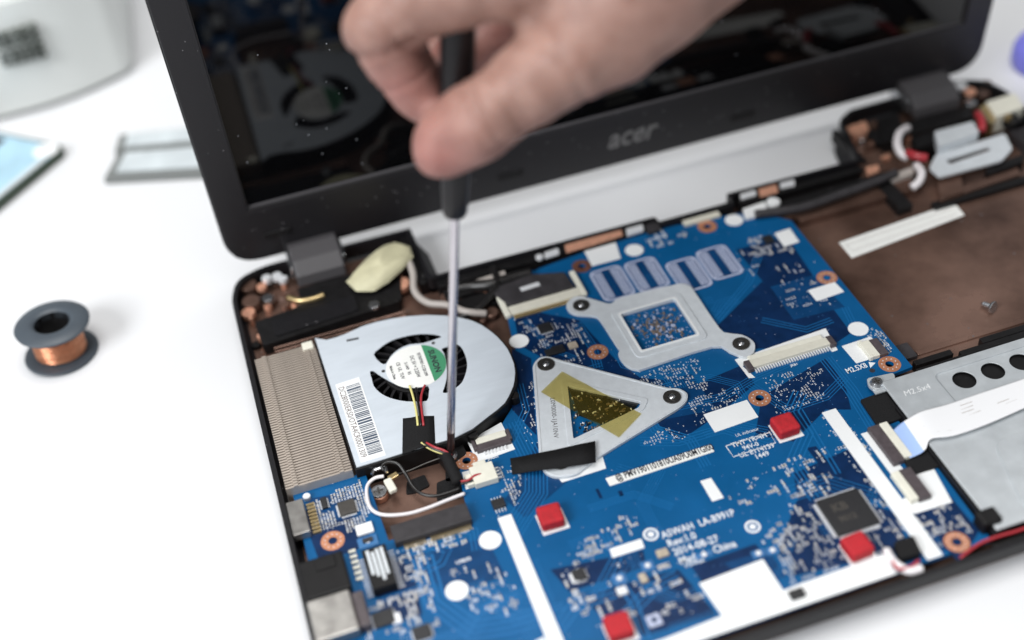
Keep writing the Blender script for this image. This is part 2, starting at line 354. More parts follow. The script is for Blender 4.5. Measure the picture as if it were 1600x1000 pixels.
# ---- hinges and their covers
def hinge(xa, xb):
    prof = [(9.5, 9), (9.5, 16), (6, 19.5), (0, 20.5), (-8, 18.5), (-13.5, 14), (-14.5, 9)]
    b = MB(); n = len(prof)
    b.add([(xa, y, z) for y, z in prof]+[(xb, y, z) for y, z in prof], [tuple(range(n)), tuple(range(n, 2*n))[::-1]] + [(i, i+n, (i+1) % n+n, (i+1) % n) for i in range(n)])
    h = b.build('hinge_cover', 'hinge_grey', laptop, bevel=.8, segs=3)
    for q_ in (xa-1.5, xb+.1): mm('box', q_, -9, 10, q_+1.4, 6, 16).build('hinge_barrel', 'steel', h, bevel=.4)
    return h
hinge(27, 48.5); hinge(326, 350)
for (xa, xb, s) in ((26, 62, 1), (300, 352, -1)):
    b = MB(); b.box(xa, -24, 6.2, xb, -14.6, 9.4); b.build('hinge_plate', 'rib_black', laptop, bevel=.5)

# ================================================================== speaker bar, rear left
sp = thing('speaker', 'long black speaker bar tucked behind the fan at the rear left', 'speaker', (40, -38, 4.6))
b = MB(); b.prism(rnd([(6, -46), (66, -42), (70, -26), (34, -24), (22, -28), (5, -30)], 2), 4.7, 10.2); b.build('housing', 'rib_black', sp, bevel=.8)
b = MB(); b.prism(rnd([(12, -43), (48, -41), (48, -31), (12, -33)], 1.5), 10.2, 11); b.build('cover_plate', 'shell_black', sp, bevel=.3)
for i, p in enumerate(((54.62,-41.5,11), (13.08,-18.62,10))):
    mm('cyl', p[0], p[1], 2.3, 10.2, 12, 16).build('screw', 'steel', sp, bevel=.5)
# brass bits in the rear-left corner
def blob(name, p, r, h, m, parent, bev=.6): return mm('cyl', p[0], p[1], r, p[2], p[2]+h, 14).build(name, m, parent, bevel=bev)
for p, r, h, m in (((14.68,-4.44,9), 2.1, 2.6, 'solder'), ((19.22,-4.58,9), 2.2, 2.4, 'solder'), ((21.3,-7.36,9), 2.0, 2.2, 'solder'), ((11.68,-7.41,8), 2.2, 2, 'copper_bright'), ((13.32,-17.52,9), 2.2, 2, 'solder'), ((6.1,-3.88,6), 4, 4, 'copper_coat'), ((5.75,-15.07,6), 4, 4, 'copper_coat'), ((68.03,-30.04,7), 4.5, 3, 'copper_bright'), ((3.46,-20.72,6), 3, 3, 'copper_bright'), ((85.42,-44.52,6), 3, 2, 'copper_coat'), ((99.68,-61.22,6), 3, 2, 'copper_coat')):
    blob('brass_insert', p, r, h, m, laptop)
random.seed(31)
for (xa, xb, ya, yb, nn_) in ((3, 26, -44, -4, 26), (52, 78, -34, -4, 12), (292, 324, -34, -8, 18), (352, 369, -34, -4, 14), (83, 104, -66, -44, 12)):
    for k in range(nn_):
        x, y = random.uniform(xa, xb), random.uniform(ya, yb); m = random.choice(('copper_bright', 'copper_coat', 'copper_coat', 'rib_black', 'rib_black', 'steel', 'copper_bright')); hh = random.uniform(1.2, 4.5)
        if random.random() < .5: mm('cyl', x, y, random.uniform(.8, 2.0), 4.6, 5+hh, 10).build('moulded_boss', m, laptop, bevel=.3)
        else: mm('rbox', x, y, random.uniform(1, 5), random.uniform(.8, 2.4), random.choice((0, 1.57, .5)), 4.6, 5+hh).build('moulded_rib', m, laptop, bevel=.2)
mm('tube', smooth_path([(21.23,-21.17,11),(26.01,-25.49,11),(31.39,-26.51,11),(36,-25.85,11)]), 1.3, 8).build('earth_clip', 'gold', laptop, smooth=True)
for y in (-50, -47.5): rib(10, y, 66, y+1.0, 8.5, 'copper_coat')

# ================================================================== antenna cable with cream tape
c = thing('antenna_cable', 'grey cable running past the fan with crumpled cream tape round its end', 'cable', (85, -25, 10))
mm('tube', smooth_path([(65.85,-16.33,17),(73.68,-20.51,15),(74.88,-29.16,13),(72.8,-39.32,11),(76.11,-47.5,10),(83.67,-52.54,10),(89.3,-60.5,11),(97.26,-62.87,9)]), 1.55, 10).build('wire', 'wire_grey', c, smooth=True)
# crumpled tape: a folded leaf-shaped flag
tp = [(46.56,-24.65,15),(49.38,-31.39,14),(56.23,-34.41,14),(63.31,-32.49,15),(70.8,-27.97,16),(77.13,-22.78,17),(77.6,-15.4,17),(71.96,-10.84,18),(65.28,-12.17,18),(57.89,-16.08,17),(52.14,-20.61,16)]
ctr = Vector((62.7,-25.73,18.5)); b = MB(); n = len(tp); random.seed(5)
ring1 = [tuple(Vector(p).lerp(ctr, .38)+Vector((0, 0, random.uniform(-.8, 1.6)))) for p in tp]; ring2 = [tuple(Vector(p).lerp(ctr, .7)+Vector((0, 0, random.uniform(0, 1.8)))) for p in tp]
low = [tuple(Vector(p)+Vector((0, 0, -1.2))) for p in tp]
b.add(tp+ring1+ring2+[tuple(ctr)]+low, [(i, (i+1) % n, n+(i+1) % n, n+i) for i in range(n)]+[(n+i, n+(i+1) % n, 2*n+(i+1) % n, 2*n+i) for i in range(n)]+[(2*n+i, 2*n+(i+1) % n, 3*n) for i in range(n)]+[(3*n+1+i, 3*n+1+(i+1) % n, (i+1) % n, i) for i in range(n)]+[tuple(range(3*n+1, 4*n+1))])
o = b.build('tape_flag', 'tape_cream', c, smooth=True); sd = o.modifiers.new('s', 'SUBSURF'); sd.levels = sd.render_levels = 2

# black loom behind the fan and the display cable
for lab, path, r, m in (('thick black cable bundle running behind the fan under the recess edge', [(86.29,-42.79,9),(95.72,-45.03,10),(104.62,-48.85,11),(113.38,-48.22,11),(121.81,-48.77,11)], 2.6, 'wire_black'), ('thin black cable looping down towards the display connector', [(107.47,-40.04,12),(106.37,-50.87,12),(99.13,-57.47,11),(90.89,-61.28,10),(82.79,-59.66,8)], 1.6, 'wire_black'), ('black cable lying along the rear rail on the right', [(224.28,-51.94,12),(243.77,-55.85,12),(263.05,-54.58,12),(279.67,-52.96,12),(293.77,-50.57,12)], 2.0, 'grey_film')):
    t = thing('cable', lab, 'cable', (path[0][0], path[0][1], 8)); mm('tube', smooth_path(path), r, 10).build('sheath', m, t, smooth=True)
o = mm('prism', rnd([(97.59,-44.31),(111.63,-43.26),(111.62,-45.99),(97.99,-46.73)], 1), 11.6, 12.2).build('pale_marker', 'wire_grey', laptop)
# copper strip, pads and metal tabs on the rear edge rail
for nm, pts, z0, z1, m in (('copper_tape', [(140.98,-37.39),(167.59,-36.3),(166.38,-41.6),(139.98,-42.62)], 11.5, 11.9, 'copper_bright'), ('metal_tab', [(131.12,-38.67),(137.71,-38.3),(136.91,-42.19),(130.36,-42.55)], 11.4, 12, 'solder'), ('metal_tab', [(169.3,-38.05),(177.08,-38.14),(176.06,-42.08),(168.15,-42.4)], 11, 12, 'solder'), ('rail_cap', [(177.84,-39.25),(183.95,-39.06),(182.87,-44.46),(176.8,-44.63)], 10.6, 12.2, 'grey_film'),
                           ('copper_tape', [(233.88,-34.94),(242.74,-34.83),(240.54,-41.65),(231.77,-41.74)], 11.6, 12, 'copper_bright'), ('metal_tab', [(244.49,-35.11),(251.43,-35.15),(249.29,-40.49),(242.62,-40.02)], 11.6, 12.3, 'solder'), ('metal_tab', [(224.46,-36.32),(232.02,-36.17),(230.87,-39.79),(223.35,-39.93)], 11.6, 12.2, 'solder')):
    mm('prism', rnd(pts, .6), z0, z1).build(nm, m, laptop, bevel=.12)
blob('metal_tab', (128.35,-40.61,11), 1.7, 1.2, 'solder', laptop)
blob('metal_tab', (235.59,-46.75,10), 3, 2, 'sticker', laptop)

# ================================================================== motherboard
mb_ = thing('motherboard', 'large blue laptop circuit board filling the middle of the open base', 'circuit board', (130, -140, 8.4))
BOARD = [(105, -66), (108, -55), (112, -50), (118, -46.5), (150, -43), (186, -42), (219, -46), (233, -55), (237.6, -60), (237.6, -157.4), (218, -159), (219.4, -205), (218.6, -236.5), (2.2, -238), (3.4, -128), (30.4, -128.6), (31.2, -162.1), (60, -161.8), (62.6, -142), (66, -135.5), (75, -131), (84.5, -125), (93, -116), (99.5, -105), (101, -92), (103, -78)]
RINGS = [(131.19,-103.22), (66.78,-137.54), (178.01,-150.05), (230.57,-152.93), (12.84,-154.82), (207.9,-233.4), (143.58,-51.66), (202.98,-48.86), (233.26,-99.47)]
b = MB(); b.prism(BOARD, 8.4, 10.0, 0, [circle(x, y, 1.55, 16) for x, y in RINGS[:-1]])
board = b.build('board', 'pcb', mb_)
for i, (x, y) in enumerate(RINGS):
    b = MB(); b.cyl(x, y, 4.2, 10.0, 10.09, 36, 0, hole=1.6)
    for k in range(10 if i not in (6, 7) else 0): b.prism(circle(x+2.85*math.cos(k*.628+.2), y+2.85*math.sin(k*.628+.2), .26, 8), 10.09, 10.14, 1)
    b.lathe([(1.6, 10.1), (1.6, 8.5)], (x, y, 0), (0, 0, 1), 16, 0)
    b.build('mounting_ring', ['copper_ring_dull' if i == 6 else 'copper_ring', 'solder'], mb_)

# ---- copper pour / clearance print, traces and silk screen (flat print on the board)
b = MB()
DARK = [[(108.02,-64.46),(130.89,-82.87),(135.9,-109.14),(141.09,-122.77),(159.87,-134.43),(179.81,-131.69),(179.73,-142.82),(159.58,-152.2),(141.51,-158.35),(134.72,-138.29),(110.4,-98.25),(103.79,-87.52)], [(179.97,-108.24),(208.08,-90.99),(214.46,-106.69),(226.49,-116.13),(226.04,-132.15),(215.85,-135.6),(188.16,-125.67)],
        [(178.96,-149.73),(210.24,-140.88),(210.18,-155.69),(205.9,-168.08),(197.42,-164.54),(179.51,-174.07),(168.3,-166.09)], [(182.26,-178.5),(185.8,-178.97),(186.66,-202.39),(183.57,-203.56)], [(172.61,-187.38),(196.72,-184.46),(196.94,-197.33),(195.18,-208.87),(177.97,-204.9),(168.97,-196.73)],
        [(79.49,-194.27),(111.18,-198.44),(109.67,-204.85),(82.44,-205)], [(123.39,-210.3),(146.82,-209.83),(149.16,-219.15),(124.15,-218.76)], [(84.94,-207.33),(118.97,-209.92),(123.35,-230.25),(93.26,-228.65)], [(170.64,-195.88),(174.67,-206.53),(153.01,-220.68),(152.47,-214.91)],
        [(4.62,-137.88),(26.02,-137.12),(25.18,-161.23),(6.71,-162.57)], [(22.3,-168.76),(37.04,-168.88),(34.55,-195.51),(21.48,-195.64)], [(207.49,-68.11),(230.9,-69.19),(228.85,-95.76),(208.67,-95.6)], [(205.16,-102.62),(224.16,-104.57),(225.13,-123.74),(204.37,-120.8)], [(100.38,-88.05),(105.72,-96.26),(94.51,-135.5),(90.13,-119.64)],
        [(163.76,-202.13),(178.67,-199.14),(196.28,-215.26),(191.87,-230.62),(152.59,-225.96)], [(200.18,-216.83),(216.32,-214.44),(217.01,-232.26),(204.21,-241.02)]]
for i, p in enumerate(DARK): mm('sheet', p, 10.008+i*.002).build('clearance_print', 'pcb_dark', board)
for i, p in enumerate(([(209.85,-96.12),(228.85,-95.76),(231.06,-118.12),(209.2,-116.83)], [(139.79,-125.94),(159.74,-128.81),(160.94,-149.27),(141.59,-146.43)], [(7.91,-132.94),(26.35,-135.66),(27.31,-147.04),(9.99,-146.18)], [(36.37,-171.49),(63.35,-173.56),(64.68,-191.18),(44.48,-191.41)], [(93.93,-138.67),(101.78,-158.41),(78.3,-170.65),(74.66,-160)], [(133.67,-213),(149.55,-213.75),(150.69,-225.21),(139.46,-224.8)], [(189.4,-226.85),(203.65,-226.9),(203.23,-235.15),(189.2,-235.05)])): mm('sheet', p, 10.042+i*.0015).build('copper_pour_print', 'pcb_mid', board)
b = MB()
def bundle(path, n, pitch, wid, mi=0):
    bundle.z += .0002
    for i in range(n): b.strip(offset(path, (i-(n-1)/2)*pitch), wid, bundle.z, mi)
bundle.z = 10.053
for path, n, pt, wd in (([(88.11,-125.89),(89.04,-151.58),(85.7,-161.37),(72.43,-174.25),(65.63,-177.39)], 7, 1.3, .45), ([(97.08,-107.89),(95.09,-121.71),(85.14,-135.03)], 3, 1.2, .4), ([(34.06,-180.45),(45.95,-178.15),(49.44,-173.82),(39.81,-167.07)], 2, 2, .6), ([(40.49,-173.13),(39.82,-192.26),(48.58,-207.48),(60.92,-209.73),(71.76,-210.07)], 4, 2.2, .9),
                        ([(128.66,-153.04),(141.51,-158.35),(159.04,-158.86),(171.14,-170.6),(183.82,-165.76)], 4, 1.3, .4), ([(143.5,-141.97),(165.89,-144.24),(181.23,-139.78),(201.4,-137.1)], 4, 1.1, .3), ([(210.24,-140.88),(210.7,-159.51),(208.51,-186.06)], 5, 1.2, .4), ([(177.54,-141.89),(184.63,-159.18),(200.53,-158.8),(211.82,-152.74)], 4, 1.1, .3),
                        ([(181.55,-104.84),(203.33,-88.89),(214.17,-75.73)], 3, 1.4, .5), ([(197.73,-111.86),(211.17,-123.74),(222.86,-122.76)], 3, 1.4, .4), ([(156.12,-131),(165.73,-133.21),(173.14,-140.04),(172.82,-154.24)], 4, 1, .3), ([(231.06,-118.12),(228.28,-133.11),(234.84,-145.67)], 3, 1.2, .4),
                        ([(129.04,-84.14),(130.38,-98.93),(128.24,-111.65)], 4, 1.1, .35), ([(110.45,-74.01),(114.53,-94.11),(122.04,-103.22)], 3, 1, .3), ([(96.79,-219.86),(108.21,-213.81),(117.95,-212.25)], 3, 2, .6), ([(98.89,-230.84),(100.53,-216.1),(98.4,-204.52)], 2, 2.4, .8), ([(73.64,-217.24),(82.69,-210.42),(96.1,-210.38)], 3, 2, .7),
                        ([(198.21,-181.8),(198.04,-203.97),(196.28,-215.26)], 3, 1.2, .4), ([(188.91,-160.97),(187.85,-177.51),(186.84,-193.2)], 2, 1.6, .5), ([(151.32,-159.05),(164.39,-158.35),(173.64,-165.61)], 3, 1.2, .35), ([(50.33,-162.4),(60,-169.27),(58.68,-177.51)], 3, 1.4, .5), ([(196.82,-218.4),(198.94,-230.66),(199.96,-236.6)], 3, 1.5, .5), ([(4.12,-180.94),(16.03,-181.57),(19.23,-196.05)], 3, 1.8, .6)):
    bundle(path, n, pt, wd)
random.seed(123)
for k in range(70):
    x, y = random.uniform(8, 232), random.uniform(-232, -55); a = random.choice((0, 1, 2, 3))*math.pi/2; path = [(x, y)]
    for t in range(random.randint(2, 4)):
        l_ = random.uniform(5, 18); x += l_*math.cos(a); y += l_*math.sin(a); path.append((x, y)); a += random.choice((-1, 1))*math.pi/4
    if all(6 < p[0] < 214 and -233 < p[1] < -52 and not (p[0] < 103 and p[1] > -134) and not (28 < p[0] < 66 and p[1] > -166) and not (p[0] < 32 and p[1] > -130) for p in path): bundle(path, random.randint(2, 5), random.choice((.9, 1.2, 1.6)), random.choice((.25, .35, .5)))
b.build('trace_print', 'pcb_trace', board, kind='stuff')

# ---- white printed areas, dots and stickers
EXC = []                                        # rectangles already taken
for x, y in ((104.37,-84.95), (167.95,-50.88), (64.26,-175.1), (47.76,-190.8), (229.58,-131.3), (215.42,-49.58)):
    EXC.append((x-3.6, y-3.6, x+3.6, y+3.6)); mm('cyl', x, y, 3.95 if y > -200 else 3.6, 10.0, 10.08, 32).build('white_dot', 'sticker', mb_)
def sheetpart(name, pts, z1=10.12, m='sticker', z0=10.0, r=.15, **k):
    EXC.append((min(p[0] for p in pts)+.5, min(p[1] for p in pts)+.5, max(p[0] for p in pts)-.5, max(p[1] for p in pts)-.5)); return mm('prism', rnd(pts, r, 2), z0, z1).build(name, m, mb_, **k)
sheetpart('white_sticker', [(155.3,-149.72),(173.24,-149.11),(173.27,-158.61),(155.46,-159.41)])
sheetpart('white_sticker', [(141.09,-178.28),(145.21,-178.39),(145.56,-188.14),(141.18,-188.19)])
sheetpart('white_sticker', [(100.79,-193.73),(112.4,-193.78),(111.98,-197.62),(100.45,-197.56)])
sheetpart('white_sticker', [(222.48,-103.4),(234.73,-103.18),(235.34,-109.9),(222.61,-110.68)])
sheetpart('white_sticker', [(226.98,-65.03),(234.49,-64.57),(233.94,-74.34),(226.54,-74.77)])
sheetpart('white_sticker', [(148,-42.9),(162.58,-42.77),(160.62,-53.7),(147.57,-53.43)])
sheetpart('white_sticker', [(69.65,-128.63),(84.3,-124.31),(85.08,-139.07),(70.24,-139.95)], 10.06)
sheetpart('white_sticker', [(63.71,-142.19),(73.36,-142.55),(72.44,-150.27),(62.74,-150.46)], 10.06)
sheetpart('white_sticker', [(219,-137.34),(231.65,-136.93),(233.58,-147.81),(219.43,-147.81)], 10.06)
sheetpart('white_sticker', [(178.34,-128.02),(218.29,-126.02),(216.64,-138.65),(214.14,-138.73),(214.89,-131.29),(179.51,-132.32),(181.23,-139.78),(178.87,-139.15)], 10.06)
sheetpart('white_sticker', [(195.73,-212.08),(209.2,-210.04),(208.73,-200.59),(218.29,-201.36),(215.62,-218.65),(201.7,-218.33)], 10.06)
sheetpart('white_sticker', [(203.13,-179.86),(208.21,-179.96),(208.23,-203.5),(203.2,-203.61)], 10.06)
x0, x1 = 69.6, 74.6
sheetpart('white_strip', rect(69.4, -236.8, 74.4, -167.2), 10.3)
sheetpart('white_strip', rect(195.3, -236.4, 200.9, -165.6), 10.3)
sheetpart('white_strip', [(52, -221.5), (69, -218), (69, -236.5), (45, -236.5)], 10.1)
sheetpart('white_sticker', [(122.92,-217.46),(146.38,-216.39),(146.89,-230.38),(124.66,-231.28)], 10.14)
sheetpart('white_border', [(75, -237.2), (75, -232), ((104,-229.07)[0], -232.5), ((130.55,-229.2)[0], -231), ((151.61,-232.24)[0], -229.5), (184, -229), (184, -237.2)], 10.10)
# barcode label with its printed characters
sheetpart('barcode_label', [(110.68,-164.6),(151.51,-164.15),(151.37,-167.73),(110.87,-168.48)], 10.25, 'paper')
a = math.atan2((151.6,-162.86)[1]-(110.89,-163.42)[1], (151.6,-162.86)[0]-(110.89,-163.42)[0]); random.seed(11)
p = (114.04,-165.98); text('label_print', '@ PMV1901101810UA09U0M1GI00', 4.2, (p[0], p[1], 10.27), a, 'ink', mb_, bold=.12, xs=.60)
# ---- silk-screen lettering
a0 = 0.0
p = (213.75,-150.24); text('silk_lettering', 'M2.5X8', 3.7, (p[0], p[1], 10.075), a0+.02, 'silk', mb_, bold=.05, xs=.74)
mm('sheet', [(223.92,-148.97),(226.14,-150.3),(223.02,-151.95)], 10.075).build('silk_arrow', 'silk', mb_)
p = (220.6,-152.41); 
x, y = (222.98,-153.42); mm('cyl', x, y, 1.1, 10.0, 10.05, 14).build('via_hole', 'ink', mb_)
q0 = (119.24,-194.78)
for i, s_ in enumerate(('A5WAH  LA-B991P', 'Rev:1.0', '2014-08-27', 'Made in China')):
    text('silk_lettering', s_, 4.1, (q0[0]+.4*i, q0[1]-.4-i*4.0, 10.075), 0.0, 'silk', mb_, bold=.05, xs=.80 if i == 0 else .86)
for x, y in ((116.13,-193.25), (149.21,-203.03)):
    b = MB(); b.cyl(x, y, 2.7, 10.0, 10.07, 24, hole=1.9); b.prism(circle(x, y, 1.2, 10), 10.0, 10.075); b.build('silk_logo', 'silk', mb_)
ul = [(156.32,-166.8),(173.5,-166.9),(173.38,-172.19),(156.63,-172.51)]
b = MB(); b.strip(ul+[ul[0]], .35, 10.075); b.build('silk_frame', 'silk', mb_)
p = (157.27,-168.52)
for i, (s_, sz) in enumerate((('TMT YR-4H 13', 3.0), ('    94V-0', 2.8), ('UL E114139', 3.0), ('      1449', 3.0))):
    text('silk_lettering', s_, sz, (p[0]+1+i*.2, p[1]+1.0-i*2.7, 10.075), 0.0, 'silk', mb_, bold=.04, xs=.92)
p = (161.67,-166.69); text('silk_lettering', 'UL indicator', 2.0, (p[0], p[1]+3.0, 10.075), 0.0, 'silk', mb_, xs=.9)
for s_, p, sz in (('JFAN1', (74.18,-139.92), 1.6), ('JKB1', (196.15,-139.4), 1.6), ('JBL1', (233.37,-143.5), 1.5), ('LA-B991P', (175.02,-47.4), 2.4), ('POWER', (121.44,-209.52), 2.0), ('USB30', (50.44,-179.94), 2.0)):
    text('silk_lettering', s_, sz, (p[0], p[1], 10.075), 0.0, 'silk', mb_, bold=.03)
mm('sheet', rect(105.54,-172.38,106.7,-167.87), 10.06).build('dark_mark', 'pcb_dark', mb_)
mm('sheet', rect(112.53,-174.1,113.97,-171.65), 10.06).build('dark_mark', 'pcb_dark', mb_)

# ---- bare memory footprints: lilac outlined capsules with rows of tiny pads
for pts in ([(145.75,-59.01),(153.98,-57.2),(157.21,-75.16),(149.01,-77.21)], [(161.32,-60),(170.08,-59.3),(172.61,-75.34),(162.99,-76.39)], [(177.07,-68.35),(184.69,-67.64),(189.02,-81.26),(180.16,-81.75)], [(192.46,-66.04),(202.1,-65.69),(202.91,-78.92),(192.76,-80.69)]):
    xs = [p[0] for p in pts]; ys = [p[1] for p in pts]; cx, cy = sum(xs)/4, sum(ys)/4; W, H = 14.2, 20.5
    b = MB(); outl = rnd(rect(cx-W/2, cy-H/2, cx+W/2, cy+H/2), 3.2, 5); inn = rnd(rect(cx-W/2+1, cy-H/2+1, cx+W/2-1, cy+H/2-1), 2.6, 5)
    b.sheet(outl, 10.06, 0, [inn]); b.sheet(inn, 10.055, 1)
    for sx in (-1, 1):
        for i in range(24):
            yy = cy-H/2+2+i*(H-4)/23; b.box(cx+sx*1.9 if sx > 0 else cx-W/2+1.4, yy-.23, 10.0, cx+W/2-1.4 if sx > 0 else cx-1.9, yy+.23, 10.08, 0)
    b.build('memory_footprint', ['silk_dim', 'pcb_mid'], mb_)

# ---- small surface-mount parts: chips with legs, passives, pads, vias
def free(x, y, m=.6):
    for a in EXC:
        if a[0]-m < x < a[2]+m and a[1]-m < y < a[3]+m: return False
    return inside(x, y, BOARD)
def inside(x, y, poly):
    c = False; n = len(poly)
    for i in range(n):
        (x1, y1), (x2, y2) = poly[i], poly[i-1]
        if (y1 > y) != (y2 > y) and x < (x2-x1)*(y-y1)/(y2-y1)+x1: c = not c
    return c
def chip(name, cx, cy, w_, h_, z, m='chip', legs='qfp', pitch=.8, ll=1.0, label=None):
    b = MB(); b.box(cx-w_/2, cy-h_/2, 10.15, cx+w_/2, cy+h_/2, 10+z); o = b.build(name, m, mb_, bevel=.18, label=label)
    b = MB()
    def leg(x, y, dx, dy):
        wx = .16 if dx == 0 else ll/2; wy = .16 if dy == 0 else ll/2
        b.box(x+dx*ll/2-wx, y+dy*ll/2-wy, 10.02, x+dx*ll/2+wx, y+dy*ll/2+wy, 10.3)
    nx, ny = int((w_-.8)/pitch), int((h_-.8)/pitch)
    if legs in ('qfp', 'y'):
        for i in range(nx+1):
            x = cx-nx*pitch/2+i*pitch; leg(x, cy-h_/2, 0, -1); leg(x, cy+h_/2, 0, 1)
    if legs in ('qfp', 'x'):
        for i in range(ny+1):
            y = cy-ny*pitch/2+i*pitch; leg(cx-w_/2, y, -1, 0); leg(cx+w_/2, y, 1, 0)
    if b.f: b.build('leads', 'solder', o, kind='stuff')
    EXC.append((cx-w_/2-ll, cy-h_/2-ll, cx+w_/2+ll, cy+h_/2+ll)); return o
x, y = (180.97,-209.96); k_ = chip('controller_chip', x, y, 15.5, 15.5, 1.7, 'chip', 'qfp', .52, 1.4, 'square black controller chip')
text('chip_print', 'KB', 4.6, (x-4.5, y+2.5, 11.715), 0, 'chip_soft', k_, bold=.2); text('chip_print', '9012', 3.2, (x-4.5, y-2.5, 11.715), 0, 'chip_soft', k_, bold=.15)
x, y = (20.74,-142.84); chip('chip', x, y, 6.2, 6.2, 1.3, 'chip_soft', 'qfp', .5, .7)
x, y = (25.43,-173.68); o = chip('network_transformer', x, y-1, 8.4, 17, 4.4, 'rib_black', 'x', 1.2, 2.2)
random.seed(6)
for k in range(4):
    xx = x-2.4+k*1.6; mm('box', xx-.55, y-7+random.random()*4, 14.4, xx+.55, y+5+random.random()*2, 14.44).build('pale_print', 'bracket', o)
x, y = (71.55,-161.53); chip('chip', x, y, 4.6, 3.8, 1.4, 'chip', 'y', 1.1, 1.6)
for q_, w_, h_, lg in (((87.56,-200.23), 4.5, 4.5, 'qfp'), ((22.17,-192.78), 7, 6, 'x'), ((116.43,-82.4), 5.5, 5, 'qfp'), ((116.98,-96.35), 5.2, 4.2, 'none'), ((113.1,-96.66), 3, 3.4, 'none'), ((222.38,-68.2), 4.2, 4.6, 'none'), ((13.35,-137.66), 2.2, 5, 'x'), ((102.71,-145.67), 1, 1, 'none'), ((32.67,-202.57), 6, 5, 'qfp'), ((150.1,-232.96), 5, 3.4, 'x')):
    chip('chip', q_[0], q_[1], w_, h_, 1.2, 'chip', lg, .65, .6)
for q_, w_, h_, m in (((123.23,-96.26), 3.6, 3.2, 'tan'), ((24.45,-154.41), 6, 4.6, 'sticker'), ((24.32,-160), 7, 4.5, 'pcb_light'), ((24.38,-159.73), 3.6, 1.8, 'grey_film'), ((26.14,-194.33), 3, 4, 'solder'), ((116.52,-202.27), 4, 3, 'tan'), ((99.51,-206.32), 4.4, 4.4, 'pcb_light'), ((110.07,-205.01), 4.4, 4, 'pcb_light'), ((98.43,-211.3), 3.4, 3, 'solder'), ((106.74,-209.18), 2.4, 3.6, 'tan'), ((103.87,-225.2), 4.6, 4.4, 'silk_dim'), ((129.11,-207.84), 6, 2.2, 'pcb_light'), ((145.94,-213.99), 4.4, 3, 'pcb_light'), ((150.8,-214.52), 4.4, 3, 'pcb_light'), ((85.54,-200.8), 2.4, 4, 'solder')):
    if True:
        b = MB(); h = .5 if m in ('pcb_light', 'silk_dim') else 1.0
        b.box(q_[0]-w_/2, q_[1]-h_/2, 10.0 if m != 'grey_film' else 10.5, q_[0]+w_/2, q_[1]+h_/2, 10+h+(.2 if m == 'grey_film' else 0))
        if m in ('pcb_light', 'silk_dim'): b.cyl(q_[0], q_[1], 1.0, 10.5, 10.8, 12, 1)
        b.build('component', [m, 'solder' if m == 'pcb_light' else 'pcb_dark'], mb_, bevel=.12); EXC.append((q_[0]-w_/2, q_[1]-h_/2, q_[0]+w_/2, q_[1]+h_/2))
# ---- red foam pads on white printed squares
for i, q_ in enumerate(((179.13,-167.89), (86.43,-175.12), (92.02,-224.65), (176.09,-224.61))):
    x, y = q_; w_ = 8.4; a = (.03, -.05, -.03, .07)[i]
    sheetpart('white_print', rect(x-w_/2-.3, y-w_/2-.9, x+w_/2+1.0, y+w_/2), 10.08)
    b = MB(); b.rbox(x, y, w_, w_, a, 10.1, 14.6); o = b.build('red_pad', 'red_foam', mb_, bevel=1.0, segs=3); o['label'] = 'red square foam pad'
    EXC.append((x-w_/2, y-w_/2, x+w_/2, y+w_/2))

# ---- graphics bracket: plate with two screw ears and a square window
OUT = [(130.31,-71.71),(134.17,-70.38),(137.43,-72.24),(141.91,-76.78),(145.67,-80.13),(151.43,-78.37),(173.55,-79.83),(177.23,-80.58),(179.45,-83.31),(179.82,-88.23),(179.88,-110.75),(181.83,-114.8),(186.37,-117.95),(188.57,-122.45),(188.05,-125.75),(185.43,-128.87),(181.3,-129.03),(177.81,-124.46),(172.92,-119.26),(144.92,-119.99),(141.36,-119.61),(138.71,-116.96),(137.61,-113.06),(137.68,-108.84),(139.06,-106.7),(138.74,-103.41),(138.14,-87.36),(136.34,-84.08),(130.88,-80.87),(128.66,-77.8),(128.52,-74.35)]
SQ = [(146.55,-88.52),(170.56,-88.03),(170.15,-110.96),(146.93,-111.24)]
sqx0, sqx1 = (SQ[0][0]+SQ[3][0])/2, (SQ[1][0]+SQ[2][0])/2; sqy0, sqy1 = (SQ[2][1]+SQ[3][1])/2, (SQ[0][1]+SQ[1][1])/2
win = rnd(rect(sqx0, sqy0, sqx1, sqy1), .8, 3); outs = smooth_path(OUT, 3, True)
b = MB(); b.prism(outs, 10.15, 11.5, 0, [win]); gb = b.build('graphics_bracket', 'bracket', mb_, bevel=.3)
b = MB(); e = 3.4
b.prism(rnd(rect(sqx0-e, sqy0-e, sqx1+e, sqy1+e), 3, 4), 11.5, 11.9, 0, [win]); b.build('raised_frame', 'bracket', gb, bevel=.25)
b = MB(); e = .9; b.prism(rnd(rect(sqx0-e, sqy0-e, sqx1+e, sqy1+e), 1.2, 3), 11.9, 12.1, 0, [rnd(rect(sqx0+.02, sqy0+.02, sqx1-.02, sqy1-.02), .8, 3)]); b.build('window_rim', 'sticker', gb)
def bscrew(x, y, z, par, r=3.4):
    b = MB(); b.cyl(x, y, r, z, z+.5, 28, 0, hole=1.55); b.cyl(x, y, r-1, z+.5, z+.62, 28, 0, hole=1.5); o = b.build('spring_collar', 'steel_dark', par, bevel=.15)
    b = MB(); b.lathe([(0, z+1.0), (.8, z+.9), (1.4, z+.45), (1.5, z)], (x, y, 0), (0, 0, 1), 16); b.build('screw_tip', 'steel', o, smooth=True)
for x, y in ((134.13,-76.61), (183.62,-122.51)): bscrew(x, y, 11.5, gb)
random.seed(3); b = MB()                          # bare solder field seen through the window
